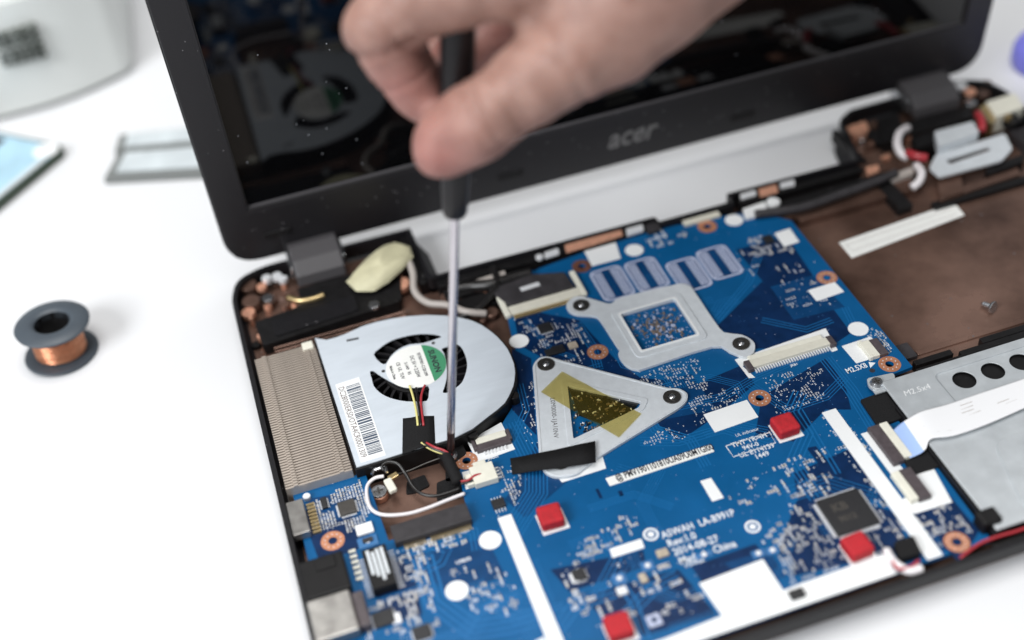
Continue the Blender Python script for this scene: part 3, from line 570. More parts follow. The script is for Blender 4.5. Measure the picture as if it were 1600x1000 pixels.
for k in range(190):
    x = random.gauss((sqx0+sqx1)/2, (sqx1-sqx0)*.22); y = random.gauss((sqy0+sqy1)/2-.5, (sqy1-sqy0)*.22)
    if sqx0+1 < x < sqx1-1 and sqy0+1 < y < sqy1-1:
        w_, h_ = random.choice(((.5, 1.0), (1.0, .5), (.7, 1.4), (.35, .35))); b.box(x-w_/2, y-h_/2, 10.0, x+w_/2, y+h_/2, 10.15+random.random()*.5, random.choice((0, 0, 0, 1)))
for k in range(120):
    x = random.uniform(sqx0+.6, sqx1-.6); y = random.uniform(sqy0+.6, sqy1-.6); b.box(x-.15, y-.15, 10, x+.15, y+.15, 10.1, 1)
b.build('solder_field', ['solder_tan', 'silk_dim'], mb_, kind='stuff')

# ---- processor bracket: triangular plate with a triangular window
TRI = [(108.37,-98.26),(111.87,-98.97),(114.99,-102.25),(148.49,-133.4),(152.25,-134.98),(154.04,-138.64),(152.34,-141.87),(148.84,-143.96),(110.2,-155.79),(101.21,-160.18),(94.04,-158.53),(91,-154.72),(91.26,-148.99),(104.67,-101.33)]
TW = [(113.48,-117.51),(136.14,-136.15),(134.14,-138.51),(106.21,-143.84)]
b = MB(); b.prism(rnd(TRI, 2.2, 4), 10.15, 11.4, 0, [rnd(TW, .7, 3)]); cb = b.build('processor_bracket', 'bracket', mb_, bevel=.3)
b = MB(); b.prism(rnd(grow(TW, 2.2), 1.6, 4), 11.4, 11.75, 0, [rnd(TW, .7, 3)]); b.build('raised_frame', 'bracket', cb, bevel=.2)
g1 = rnd(TRI, 2.2, 4); b = MB(); b.prism(rnd(grow(TRI, -.4), 2, 4), 11.4, 11.62, 0, [rnd(grow(TRI, -1.1), 1.8, 4)]); b.build('pressed_edge', 'bracket', cb, bevel=.1)
for x, y in ((109.59,-103.26), (147.66,-138.33), (98.1,-152.63)): bscrew(x, y, 11.4, cb)
a = math.atan2((98.15,-143.79)[1]-(104.27,-121.96)[1], (98.15,-143.79)[0]-(104.27,-121.96)[0]); p = (105.23,-121)
text('pressed_lettering', 'L0M0000-1JA10NV', 2.6, (p[0]+.8, p[1], 11.42), a, 'steel', cb)
b = MB(); random.seed(9)                          # socket seen through the triangular window
x0, y0, x1, y1 = 113.5, -122, 139, -100
b.prism([(114.01,-115.05),(137.35,-134.4),(132.39,-137.68),(118.78,-139.71),(112.54,-132.56)], 10.0, 10.5, 1)
for k in range(1000):
    x = random.uniform(104, 138); y = random.uniform(-145, -116)
    if inside(x, y, grow(TW, -.7)) and (random.random() < .35 or math.sin(x*.9)+math.sin(y*1.1+x*.3) > .7):
        w_, h_ = random.choice(((.4, .9), (.9, .4), (.3, .3), (1.2, .6))); b.box(x-w_/2, y-h_/2, 10.0, x+w_/2, y+h_/2, 10.55+random.random()*.5, random.choice((0, 2, 2, 3, 3, 3, 4)))
b.build('socket_field', ['silk', 'die_dark', 'solder_tan', 'chip', 'gold'], mb_, kind='stuff')
# amber tape across the processor window
b = MB(); K = [(102.83,-116.86),(113.98,-109.65),(133.74,-142.01),(121.76,-149.74)]; ka, kb, kc, kd = map(Vector, K)
vs_ = []
for i in range(13):
    t = i/12; e0 = ka.lerp(kd, t); e1 = kb.lerp(kc, t); sag = .05*math.sin(i*2.1)+.04*math.sin(i*4.7+1)
    vs_ += [(e0.x, e0.y, 11.84+sag*.4), (*(e0.lerp(e1, .5)), 11.86+sag), (e1.x, e1.y, 11.84+sag*.4)]
b.add(vs_, [(3*i+j, 3*i+j+1, 3*i+j+4, 3*i+j+3) for i in range(12) for j in (0, 1)])
o = b.build('amber_tape', 'kapton', cb, smooth=True); sm = o.modifiers.new('t', 'SOLIDIFY'); sm.thickness = .00006

# ---- black cloth tape over the fan cable
b = MB(); ta, tb = [(81.88,-142.98,10.6),(85.88,-144.57,11.6),(90.14,-146.12,12.8),(98.53,-147.54,13.1),(106.92,-148.25,13),(112.86,-148.94,12.9)], [(80.22,-150.37,10.5),(84.15,-152.01,11.6),(88.47,-153.91,12.8),(96.02,-155.99,13.1),(103.76,-157.46,13),(109.5,-158.43,12.9)]
b.add(ta+tb, [(i, 6+i, 7+i, 1+i) for i in range(5)])
o = b.build('cloth_tape', 'tape_black', mb_, smooth=True); sm = o.modifiers.new('t', 'SOLIDIFY'); sm.thickness = .0003
sheetpart('white_print', [(94.77,-156.19),(113.72,-152.87),(112.6,-160.26),(95.7,-160.4)], 10.075)

# ---- connectors
def pins(parent, x0, y0, x1, y1, n, dx, dy, ln=1.4, z=10.35, m='gold', wd=.22):
    b = MB()
    for i in range(n):
        t = i/(n-1); x = x0+(x1-x0)*t; y = y0+(y1-y0)*t
        wx, wy = (wd, ln/2) if dx == 0 else (ln/2, wd); b.box(x+dx*ln/2-wx, y+dy*ln/2-wy, 10.0, x+dx*ln/2+wx, y+dy*ln/2+wy, z)
    return b.build('pins', m, parent, kind='stuff')
def conn(name, x0, y0, x1, y1, z1, m, label=None, bev=.2, z0=10.0):
    EXC.append((x0, y0, x1, y1)); return mm('box', x0, y0, z0, x1, y1, z1).build(name, m, mb_, bevel=bev, label=label)
# keyboard connector
kx0, ky0 = (180.96,-137.06); kx1, ky1 = (216.12,-136.1); ky = (ky0+ky1)/2
o = conn('keyboard_connector', kx0+1.2, ky+.6, kx1-1.2, ky+4.4, 11.8, 'beige', 'long beige flat-cable connector')
mm('box', kx0+2, ky+4.42, 10, kx1-2, ky+7.4, 11.2).build('latch', 'ivory', o, bevel=.25)
for xx in (kx0-1.0, kx1-1.4): mm('box', xx, ky-.4, 10, xx+2.4, ky+4.8, 12.0).build('end_tab', 'brown_plastic', o, bevel=.3)
pins(o, kx0+2, ky+.6, kx1-2, ky+.6, 30, 0, -1, 2.0, 10.6, 'solder', .26)
# backlight connector on the right
x, y = (228.34,-143.65); o = conn('flat_cable_connector', x-3.4, y-5, x+.6, y+4, 11.9, 'ivory', None); mm('box', x+.7, y-5, 10, x+4.3, y+4, 11.6).build('latch', 'brown_plastic', o, bevel=.2)
for yy in (y-5.2, y+3.2): mm('box', x-3.8, yy, 10, x-2.2, yy+1.4, 12.1).build('end_tab', 'ivory', o, bevel=.2)
# touchpad connector beside the fan
x, y = (78.14,-133.5); o = conn('flat_cable_connector', x-6.6, y-2.6, x+6.6, y+.6, 11.6, 'brown_plastic', None); mm('box', x-5.8, y+.62, 10, x+5.8, y+3.6, 11.9).build('latch', 'ivory', o, bevel=.25)
for xx in (x-7.4, x+6): mm('box', xx, y-1.4, 10, xx+1.4, y+3.8, 11.9).build('end_tab', 'brown_plastic', o, bevel=.3)
pins(o, x-4, y-2.6, x+4, y-2.6, 7, 0, -1, 1.8, 10.5, 'solder', .3)
# fan plug
x, y = (70.65,-148.14); o = conn('fan_plug', x-4.5, y-3.6, x+4.2, y+4.8, 12.8, 'ivory', 'ivory plug at the end of the fan cable'); mm('box', x-2.5, y+4.81, 10, x+2.2, y+7, 12.3).build('key', 'ivory', o, bevel=.3); mm('box', x-7, y-2.6, 10, x-4.52, y+2.6, 12.2).build('key', 'ivory', o, bevel=.3)
pins(o, x+4.2, y-2, x+4.2, y+2.6, 4, 1, 0, 1.6, 10.8, 'solder', .3)
# display connector with its black cable
x0, y0 = (105.83,-69.81); x1, y1 = (136.63,-68.23)
o = conn('display_connector', x0, y0-.5, x1, y0+4.5, 11.6, 'beige', 'beige display connector with a black cable plugged in')
mm('box', x0-2.4, y0-1, 10, x0-.1, y0+12, 12).build('end_tab', 'ivory', o, bevel=.3); mm('box', x1+.1, y0-1, 10, x1+2.4, y0+15, 12).build('end_tab', 'ivory', o, bevel=.3)
mm('box', x0+1, y0-2.4, 10, x1-1, y0-.6, 10.9).build('metal_strip', 'gold', o, bevel=.2)
b = MB(); b.prism([(x0+1, y0+4.6), (x1-1, y0+4.6), (x1-2, y0+15), (x1-14, y0+19), (x0-4, y0+17), (x0-1, y0+9)], 10.2, 12.6); b.build('display_cable', 'grey_film', o, bevel=.6)
b = MB(); p = (118.22,-58.22,13); b.rbox(p[0], p[1], 8.5, 2.6, .05, 12.65, 12.75); b.build('shiny_label', 'solder', o)
# flat-cable sockets on the right
xa, ya = (207.38,-179.62); xb, yb = (208.69,-197.74); x = (xa+xb)/2
o = conn('flat_cable_socket', x-2.4, yb, x+2.0, ya, 12.2, 'brown_plastic'); mm('box', x+2.1, yb+.6, 10, x+5.2, ya-.2, 12.6).build('latch', 'ivory', o, bevel=.3)
sx_, sy0_, sy1_ = x+5, yb+1, ya-1
xa, ya = (204.28,-200.96); xb, yb = (205.33,-214.77); x = (xa+xb)/2
o = conn('flat_cable_socket', x+.6, yb, x+5.2, ya, 12.0, 'brown_plastic'); mm('box', x-2.6, yb+.4, 10, x+.5, ya-.3, 12.4).build('latch', 'ivory', o, bevel=.3)
# wireless card slot in the cut-out
yb = -162.2
o = conn('card_slot', 33, -166.4, 60.6, -158.6, 13.2, 'grey_film', 'dark grey card slot along the board cut-out'); pins(o, 36, -166.4, 43, -166.4, 8, 0, -1, 2.0, 10.6, 'gold', .28); pins(o, 45.5, -166.4, 59.5, -166.4, 17, 0, -1, 2.0, 10.6, 'gold', .28)
# ports along the left edge
x, y = (1.92,-142.33)
o = conn('display_port', .4, y-8, 6.4, y+7.5, 13.5, 'port_metal', 'shiny metal port shell at the left edge'); pins(o, 7, y-7, 7, y+6, 9, 1, 0, 3.0, 11, 'gold', .45); mm('cyl', 8, y+9.6, 1.4, 10, 11.6, 12).build('solder_tab', 'solder', o)
y = (6.69,-168.23)[1]; o = conn('network_jack', -.4, y-11, 15, y+5, 14.4, 'rib_black', 'black plastic network jack at the left edge', .6); mm('box', 5, y-1, 14.4, 12, y+3.5, 14.9).build('clip', 'rib_black', o, bevel=.2); pins(o, 17, y-6, 17, y+6, 6, 1, 0, 2.4, 10.8, 'ivory', .6)
y = (6.02,-187.52)[1]; o = conn('usb_port', -.6, y-9, 14, y+7.5, 14.8, 'port_metal', 'metal usb port shell at the left edge', .6); mm('box', 14.1, y-8, 10, 18, y+6, 14).build('pin_block', 'brown_plastic', o, bevel=.4)
for yy in (y-5, y, y+4): mm('box', 1.5, yy, 14.8, 6, yy+1.6, 15.1).build('spring', 'port_metal', o, bevel=.2)
for q_ in ((9.27,-176.19), (11.24,-178.33)): mm('cyl', q_[0], q_[1], 1.6, 10, 11.4, 12).build('solder_tab', 'ivory', mb_, bevel=.3)
# pin row at the rear edge
o = conn('rear_pin_header', 194, -45.5, 211, -41.5, 11.5, 'beige', 'beige pin row on the rear edge of the board'); pins(o, 195.5, -41.4, 209.5, -41.4, 9, 0, 1, 2.6, 11.2, 'ivory', .4)
sheetpart('white_patch', [(221.45,-45.34),(232.73,-44.42),(230.3,-52.37),(219.74,-52.03)], 11.2, 'sticker', 10.0, .6)
# black foam beside the drive
o = sheetpart('black_foam', [(210.77,-165.93),(222.75,-165.31),(220.68,-179.41),(209.97,-180.02)], 11.2, 'tape_black', 10.0, .4); sheetpart('black_foam', [(210.1,-197.05),(221.96,-195.85),(220.51,-203.85),(209.17,-203.58)], 11, 'tape_black', 10.0, .6)
o = sheetpart('black_foam', [(187.78,-227.6),(194.86,-227.63),(193.66,-234.64),(186.1,-234.37)], 13, 'tape_black', 10.0, .8)
b = MB(); b.tube(smooth_path([(184.72,-228.57,11),(184.07,-234.58,12),(186.63,-238.83,12),(190.88,-239.44,12)]), 1.5, 8, 0); b.build('taped_wire', 'wire_white', mb_, smooth=True)
b = MB(); b.tube(smooth_path([(184.01,-232.23,12.5),(183.3,-237.21,13),(187.29,-238.26,13),(191.22,-237.12,13)]), .6, 6, 0); b.build('taped_wire', 'wire_red', mb_, smooth=True)

# ---- clusters of tiny passives, pads and vias (too small to pick apart)
random.seed(21)
for r_ in RINGS: EXC.append((r_[0]-4.6, r_[1]-4.6, r_[0]+4.6, r_[1]+4.6))
def cluster(polys, n, dens=(.5, .25, .25), sz=1.0, seed=0, vias=0, runs=True):
    random.seed(seed); b = MB(); xs = [p[0] for p in polys]; ys = [p[1] for p in polys]; x0, x1, y0, y1 = min(xs), max(xs), min(ys), max(ys); cnt = 0; tries = 0; used = set()
    while cnt < n and tries < n*12:
        tries += 1; x = round(random.uniform(x0, x1)/1.1)*1.1; y = round(random.uniform(y0, y1)/1.5)*1.5; horiz = random.random() < .5; L = random.choice((1, 1, 2, 2, 3, 4)) if runs else 1
        for j in range(L):
            xx, yy = (x+j*1.1, y) if horiz else (x, y+j*1.5); key = (round(xx, 1), round(yy, 1))
            if key in used or not inside(xx, yy, polys) or not free(xx, yy): break
            used.add(key); cnt += 1; t = random.random()
            if t < dens[0]:                       # bare pads: two tiny tinned rectangles
                g = .34*sz; b.box(xx-g, yy-.52*sz, 10, xx+g, yy-.16*sz, 10.09, 0); b.box(xx-g, yy+.16*sz, 10, xx+g, yy+.52*sz, 10.09, 0)
            elif t < dens[0]+dens[1]:             # capacitor: tan body with tinned ends
                b.box(xx-.3*sz, yy-.28*sz, 10, xx+.3*sz, yy+.28*sz, 10.5, 1); b.box(xx-.31*sz, yy-.55*sz, 10, xx+.31*sz, yy-.28*sz, 10.52, 0); b.box(xx-.31*sz, yy+.28*sz, 10, xx+.31*sz, yy+.55*sz, 10.52, 0)
            else:                                 # resistor
                b.box(xx-.3*sz, yy-.28*sz, 10, xx+.3*sz, yy+.28*sz, 10.35, 2); b.box(xx-.31*sz, yy-.55*sz, 10, xx+.31*sz, yy-.28*sz, 10.36, 0); b.box(xx-.31*sz, yy+.28*sz, 10, xx+.31*sz, yy+.55*sz, 10.36, 0)
            if random.random() < .3: b.box(xx-.5*sz, yy-.75*sz, 10, xx+.5*sz, yy-.66*sz, 10.07, 3)
    for k in range(vias):
        xx, yy = random.uniform(x0, x1), random.uniform(y0, y1)
        if inside(xx, yy, polys) and free(xx, yy, .1): r = random.uniform(.12, .24); b.prism(circle(xx, yy, r, 6), 10, 10.075, random.choice((0, 3, 3)))
    if b.f: b.build('surface_components', ['solder', 'tan', 'chip', 'silk'], mb_, kind='stuff')
cluster([(6.91,-135.69),(28.45,-131.68),(27.96,-147.3),(22.21,-154.1),(4.73,-149.49)], 150, (.35, .3, .35), .95, 1, 60)
cluster([(26.02,-167.37),(41.88,-167.9),(37.89,-207.15),(12.5,-197.29),(15.3,-179.93)], 120, (.4, .25, .35), 1.1, 2, 60)
cluster([(37.72,-166.24),(59.1,-164.43),(64.15,-170.93),(49.44,-173.82),(39.81,-175.71)], 34, (.4, .3, .3), 1.2, 3, 14)
cluster([(47.28,-181.5),(60.19,-183.81),(66.68,-191.97),(64.97,-207.41),(48.35,-200.91)], 50, (.5, .2, .3), 1.1, 4, 30)
cluster([(95.09,-116.29),(107.37,-100.85),(94.67,-142.35),(89.54,-136.85)], 24, (.7, .1, .2), .8, 5, 120)
cluster([(106.21,-70.06),(129.69,-82.35),(130.13,-106.68),(119.59,-109.88),(107.12,-92.13)], 90, (.5, .2, .3), .85, 6, 50)
cluster([(138.74,-118.77),(165.56,-121.8),(162.9,-139.36),(141.38,-128.46)], 85, (.75, .1, .15), .72, 7, 140)
cluster([(153.15,-140.67),(175.34,-140.97),(167.43,-151.99),(150.04,-153.41)], 40, (.7, .1, .2), .75, 8, 90)
cluster([(183.43,-140.71),(209.41,-142.41),(200.53,-158.8),(179.96,-160.71)], 70, (.8, .05, .15), .72, 9, 130)
cluster([(128.66,-153.04),(145.29,-149.71),(149.18,-158.16),(131.76,-157.66)], 20, (.7, .1, .2), .7, 10, 40)
cluster([(147.53,-183.4),(186.4,-180.21),(198.21,-181.8),(184.82,-192.37),(146.76,-195.27)], 46, (.35, .5, .15), 1.05, 11, 60)
cluster([(83.23,-190.14),(117.43,-180.4),(113.23,-190.63),(82.18,-199.47)], 50, (.4, .35, .25), 1.05, 12, 60)
cluster([(170.95,-192.94),(184.82,-192.37),(174.67,-206.53),(153.01,-220.68),(148.77,-210.61)], 70, (.35, .2, .45), 1.15, 13, 40)
cluster([(152.47,-214.91),(176.64,-207.33),(205.99,-207.21),(197.03,-229.9),(179.08,-236.44),(148.4,-229.65)], 120, (.4, .15, .45), .9, 14, 120)
cluster([(198.06,-220.35),(214.06,-218.02),(215.1,-231.5),(201.34,-234.4)], 44, (.4, .2, .4), 1.0, 15, 20)
cluster([(213.97,-63.95),(231.67,-64.75),(228.42,-79.79),(212.96,-75.19)], 40, (.5, .2, .3), 1.1, 16, 10)
cluster([(214.09,-84.78),(239.44,-87),(228.78,-117.13),(206.34,-111.49)], 36, (.7, .1, .2), .9, 17, 50)
cluster([(227.39,-124.72),(237.19,-136.96),(234.33,-151.16),(230.93,-138.19)], 22, (.6, .1, .3), .9, 18, 30)
cluster([(82.61,-198.27),(122.09,-202.79),(126.26,-228.81),(79.37,-219.47)], 60, (.45, .25, .3), 1.3, 19, 30)
cluster([(177.9,-40.46),(199.94,-45.52),(195.4,-55.6),(173.19,-51.81)], 20, (.6, .1, .3), 1.2, 20, 8)
cluster([(77,-145.03),(85.52,-145.24),(81.9,-159.82),(75.1,-158.63)], 28, (.5, .2, .3), .8, 22, 20)
cluster([(70.22,-155.08),(80.69,-156.19),(78.14,-167.56),(66.42,-167.37)], 10, (.5, .2, .3), .9, 23, 6)
cluster([(199.54,-165.42),(202.87,-187),(198.23,-216.05),(192.94,-216.84),(192.27,-169.28)], 20, (.5, .2, .3), .9, 24, 60)
cluster([(206.58,-70.02),(216.71,-67.55),(212.26,-88.43),(202.71,-84.2)], 14, (.5, .2, .3), 1.0, 25, 12)
random.seed(77); b = MB()                         # scattered vias over the whole board
for k in range(900):
    x, y = random.uniform(5, 236), random.uniform(-235, -50)
    if free(x, y): r = random.uniform(.10, .2); b.prism(circle(x, y, r, 6), 10, 10.075, random.choice((0, 1, 1)))
b.build('vias', ['silk_dim', 'pcb_light'], mb_, kind='stuff')

# ================================================================== heatsink
hs = thing('heatsink', 'tan metal fin stack of the heatsink between the left wall and fan', 'heatsink', (14, -93, 5))
fx0, fx1, fy0, fy1 = 1.6, 26.2, -129.2, -56.8
nf = 54; pt = (fy1-fy0)/nf
b = MB(); b.box(fx0, 0, 5.2, fx1, .16, 13.9); b.box(fx0, .0, 13.9, fx1, .78, 14.05)
for xx in (fx0+3.0, fx1-4.6): b.box(xx, -.02, 14.05, xx+1.7, .86, 14.6)
fin0 = None
for i in range(nf):
    if fin0 is None:
        fin0 = bpy.data.objects.new('fin', b.mesh('fin', 'fin')); fin0.data.transform(Matrix.Translation(-Vector((0, 0, 0))))
        col.objects.link(fin0); fin0.parent = hs; f_ = fin0
    else: f_ = fin0.copy(); col.objects.link(f_); f_.parent = hs
    f_.location = Vector((0, (fy0+i*pt)*S, 0)) - wloc(hs)
b = MB(); b.box(fx0-.6, fy0-.6, 4.7, fx1+.6, fy1+1.6, 5.2); b.build('base_plate', 'steel_dark', hs)
x, y = (23.18,-58.95); mm('box', x-2, y-1.6, 13, x+2.4, y+2.6, 15.2).build('clip', 'ivory', hs, bevel=.3)

# ================================================================== cooling fan
fan = thing('cooling_fan', 'silver cooling fan with a round white and green hub label', 'fan', (62, -92, 5))
FZ = 15.0
FO = [(27.07,-55.34),(31.25,-58.36),(35.23,-58.44),(39.05,-58.05),(46.43,-56.28),(52.69,-56.07),(58.55,-56.52),(65.79,-57.98),(73.09,-60.31),(80.06,-63.76),(85.08,-67.2),(89.37,-71.14),(92.2,-75.25),(94.3,-79.84),(95.91,-84.17),(96.92,-88.6),(97.56,-92.43),(97.62,-96.36),(97.35,-101.25),(96.39,-105.78),(94.88,-109.64),(93.37,-112.7),(90.55,-116.63),(87.76,-119.78),(84.3,-121.89),(80.75,-123.58),(76.6,-125.69),(72.48,-127.78),(68.76,-128.64),(65.06,-129.49),(61.64,-129.42),(57.48,-129.39),(45.07,-129.29),(35.84,-129.47),(27.91,-129.49)]
VA = [(47.29,-74.45),(49.98,-72.04),(53.64,-70.01),(57.07,-69.06),(60.57,-68.95),(65.53,-69.46),(70.2,-71.07),(74.09,-73.56),(75.22,-75.26),(72.43,-75.67),(67.31,-75.88),(62.1,-74.44),(57.07,-75.47),(53.24,-78.17),(50.63,-81.35),(48.82,-80.19)]
VB = [(79.35,-81.45),(80.83,-83.68),(81.12,-88.14),(80.44,-94.05),(78.58,-98.6),(75.73,-103.02),(72.58,-105.03),(69.18,-106.17),(67.35,-105.4),(68.45,-103.29),(70.87,-98.35),(72.78,-91.56),(73.59,-84.92),(73.34,-82.05),(76.1,-81.65)]
VC = [(43.64,-83.39),(43.46,-87.49),(43.29,-91.55),(44.43,-95.37),(46.41,-98.78),(49.45,-101.89),(53.1,-104.51),(56.98,-106.14),(60.49,-107.25),(62.23,-103.61),(62.98,-99.87),(58.8,-99.21),(54.26,-96.93),(51.06,-93.34),(48.61,-89.67),(46.23,-85.63),(44.99,-83.19)]
def osm(p, n=2): return smooth_path(p, n, True)
fo = osm(FO[:1]+FO[1:], 2) if False else FO
b = MB(); b.prism(fo, FZ-.5, FZ, 0, [osm(VA), osm(VB), osm(VC)]); pl_ = b.build('top_plate', 'fan_plate', fan, bevel=.12)
b = MB(); big = grow(FO, .9); big = [(x, y) for x, y in big]
b.prism(grow(FO, .75), 5.0, FZ-.52, 0, [grow(FO, -1.0)]); hw = b.build('housing_wall', 'rib_black', fan, bevel=.2)
b = MB(); b.prism(grow(FO, .75), 4.7, 5.6); b.build('housing_floor', 'rib_black', fan)
for q_ in ((91.78,-115.44), (71.4,-128.13)): mm('cyl', q_[0]+.6, q_[1]-.6, 2.0, 9, 13.6, 16).build('snap_tab', 'rib_black', hw, bevel=.3)
cx, cy = (61.39,-87.63)
b = MB()                                          # impeller blade, copied round the hub
pts = []
for i in range(6):
    t = i/5; r_ = 13.5+t*14; a = .34*t; pts.append((r_*math.cos(a), r_*math.sin(a)))
n = len(pts); q2 = offset(pts, 1.0)
b.prism(pts+q2[::-1], 6.5, 13.6)
bl0 = None
for i in range(27):
    if bl0 is None: bl0 = bpy.data.objects.new('blade', b.mesh('blade', 'shell_black')); col.objects.link(bl0); c_ = bl0
    else: c_ = bl0.copy(); col.objects.link(c_)
    c_.parent = fan; c_.location = Vector((cx*S, cy*S, 0)) - wloc(fan); c_.rotation_euler = (0, 0, i*2*math.pi/27)
mm('cyl', cx, cy, 13.2, 6, 14.2, 40).build('hub', 'rib_black', fan, bevel=.5)
# hub label: white disc, green segment, printing
rl = 11.9; g0, g1 = (66.23,-77.29), (65.98,-99.53); ga = math.atan2(g1[1]-g0[1], g1[0]-g0[0]); dist = (-(g0[0]-cx)*math.sin(ga)+(g0[1]-cy)*math.cos(ga))
hl = mm('cyl', cx, cy, rl, FZ+.01, FZ+.14, 48).build('hub_label', 'paper', fan)
a1 = math.acos(max(-1, min(1, dist/rl))); mid = ga+math.pi/2
seg = [(cx+(rl-.05)*math.cos(mid-a1+2*a1*k/20), cy+(rl-.05)*math.sin(mid-a1+2*a1*k/20)) for k in range(21)]
mm('prism', seg, FZ+.14, FZ+.17).build('green_field', 'label_green', hl)
def onlab(s_, along, across, size, m='ink', bold=.05, xs=.9):
    px = cx+along*math.cos(ga)-across*math.sin(ga); py = cy+along*math.sin(ga)+across*math.cos(ga)
    text('label_print', s_, size, (px, py, FZ+.18), ga, m, hl, bold=bold, align='CENTER', xs=xs)
onlab('SUNON', 0, dist+2.7, 3.4, 'ink', .12, 1.1)
for k, (s_, sz) in enumerate((('EF75070S1-C120-S99', 1.75), ('DC 5V = 2.25W', 2.1), ('2-1449   R5', 1.7), ('CE  UL  TUV', 2.0), ('Made in China', 1.5))): onlab(s_, 0, dist-2.2-k*3.0, sz)
# barcode label
BL = [(29.39,-85.04),(39,-84.57),(39.34,-128.02),(29.92,-128.11)]
fl = mm('prism', BL, FZ+.01, FZ+.12).build('barcode_label', 'sticker', fan)
A, B_, C_, D_ = map(Vector, BL); random.seed(4); b = MB(); t = .07
while t < .95:
    w_ = random.choice((.008, .009, .014, .022)); l0 = A.lerp(D_, t).lerp(B_.lerp(C_, t), .36); l1 = A.lerp(D_, t).lerp(B_.lerp(C_, t), .94); l2 = A.lerp(D_, t+w_).lerp(B_.lerp(C_, t+w_), .94); l3 = A.lerp(D_, t+w_).lerp(B_.lerp(C_, t+w_), .36)
    b.sheet([tuple(l0), tuple(l1), tuple(l2), tuple(l3)], FZ+.15); t += w_+random.choice((.006, .008, .010, .015))
b.build('barcode', 'ink_blue', fl)
d_ = (D_-A).normalized(); p = A.lerp(B_, .17)+d_*2.2
text('label_print', 'DC28000ERS0/OTA4CR0001309', 3.3, (p.x, p.y, FZ+.15), math.atan2(d_.y, d_.x), 'ink_brown', fl, xs=.86)
mm('prism', [(38.82,-61.62),(43.77,-62.12),(43.76,-63.34),(38.82,-62.83)], FZ, FZ+.04).build('pressed_mark', 'steel', pl_)
for q_ in ((48.67,-85.14), (71.13,-77.52)): mm('cyl', q_[0], q_[1], .75, FZ, FZ+.05, 12).build('rivet', 'steel_dark', pl_)
# wires and black tape
for path, m in (([(56.22,-97.64,15.6),(56.06,-103.3,15.8),(55.33,-111.03,15.9),(53.94,-119.13,15.8)], 'wire_yellow'), ([(58.27,-99.62,15.6),(57.31,-105.39,15.9),(56.45,-111.6,16),(55.05,-119.59,15.8)], 'wire_black'), ([(61.84,-99.65,15.6),(59.51,-103.76,15.9),(57.81,-109.31,16),(55.94,-119.96,15.8)], 'wire_red'),
                ([(52.87,-127.72,15.6),(54.57,-130.2,15),(57.34,-133.21,14.5),(60.12,-135.22,14),(61.63,-137.45,13.6)], 'wire_yellow'), ([(53.75,-128.09,15.6),(55.76,-131.41,15.4),(58.81,-134.29,15),(61.05,-136.26,14),(61.95,-137.86,13.2)], 'wire_black'), ([(54.63,-128.45,15.6),(57.11,-132.01,15.8),(59.83,-134.23,15.2),(61.94,-136.44,13.8)], 'wire_red'),
                ([(61.79,-148.17,12.5),(64.52,-148.74,12.6),(67.23,-147.79,12.8),(69.6,-147.75,12.4)], 'wire_red'), ([(61.5,-149.06,12.2),(64.74,-149.43,12.2),(67.74,-149.05,12.2),(69.2,-149.01,12.2)], 'wire_black')):
    mm('tube', smooth_path(path, 5), .46, 8).build('wire', m, fan, smooth=True)
b = MB(); K = [(49.62,-112.69),(60.98,-116.02),(57.53,-130.42),(45.02,-129.93)]; k2 = [Vector(p) for p in K]; vs_ = []
for i in range(9):
    t = i/8
    for j in range(5):
        u = j/4; p = k2[0].lerp(k2[1], u).lerp(k2[3].lerp(k2[2], u), t); vs_.append((p.x, p.y, FZ+.12+1.0*math.exp(-((u-.55)/.2)**2)*(.7+.3*t)))
b.add(vs_, [(i*5+j, (i+1)*5+j, (i+1)*5+j+1, i*5+j+1) for i in range(8) for j in range(4)])
o = b.build('cloth_tape', 'tape_black', fan, smooth=True); sm = o.modifiers.new('t', 'SOLIDIFY'); sm.thickness = .00016
# black sleeve and bracket where the fan is screwed down
b = MB(); b.tube(smooth_path([(60.29,-135.01,13),(60.35,-139.98,13),(60.67,-144.6,12.6),(60.83,-147.97,12)], 5), [2.2]*16, 10); b.build('cable_sleeve', 'tape_black', fan, smooth=True)
mm('prism', rnd([(57.23,-130.01),(67.66,-128.22),(67.84,-134.38),(59.28,-138.49)], 1), 6, 10.4).build('screw_ear', 'rib_black', fan, bevel=.4)
x, y = (61.98,-133.77); b = MB(); b.lathe([(0, 12.0), (1.9, 12.0), (2.5, 11.6), (2.6, 10.6), (2.6, 10.2)], (x, y, 0), (0, 0, 1), 24); b.build('screw', 'steel', fan, smooth=True, auto=40)
TIPX, TIPY = x, y

# ================================================================== wireless antenna leads in the bay
ab = thing('antenna_lead', 'black antenna lead looping across the copper floor of the bay', 'cable', (55, -150, 5))
mm('tube', smooth_path([(37.11,-132.15,12),(36.9,-130.69,13),(39.29,-130.15,13.5),(42.61,-132.04,13),(44.18,-136.09,11),(45.26,-141.31,9.5),(47.65,-145.66,9),(51.73,-148.27,9),(56.43,-148.6,9),(60.76,-149.02,10)], 6), .66, 10).build('wire', 'wire_black', ab, smooth=True)
aw = thing('antenna_lead', 'white antenna lead curving round the screw post in the bay', 'cable', (45, -155, 5))
mm('tube', smooth_path([(36.52,-133.93,11),(33.24,-133.39,10.8),(30.16,-135,10.4),(28.71,-139.37,10.6),(28.46,-145.88,11),(30.37,-149.74,11),(34.43,-152.29,11),(41.01,-154.04,11),(48.04,-154.11,11),(55.35,-153.36,11),(61.69,-152.81,11)], 6), .66, 10).build('wire', 'wire_white', aw, smooth=True)
x, y = (37.7,-138.93); b = MB(); b.rbox(x, y, 3, 6.4, .15, 9.6, 11.6); b.build('plug', 'ivory', aw, bevel=.5)
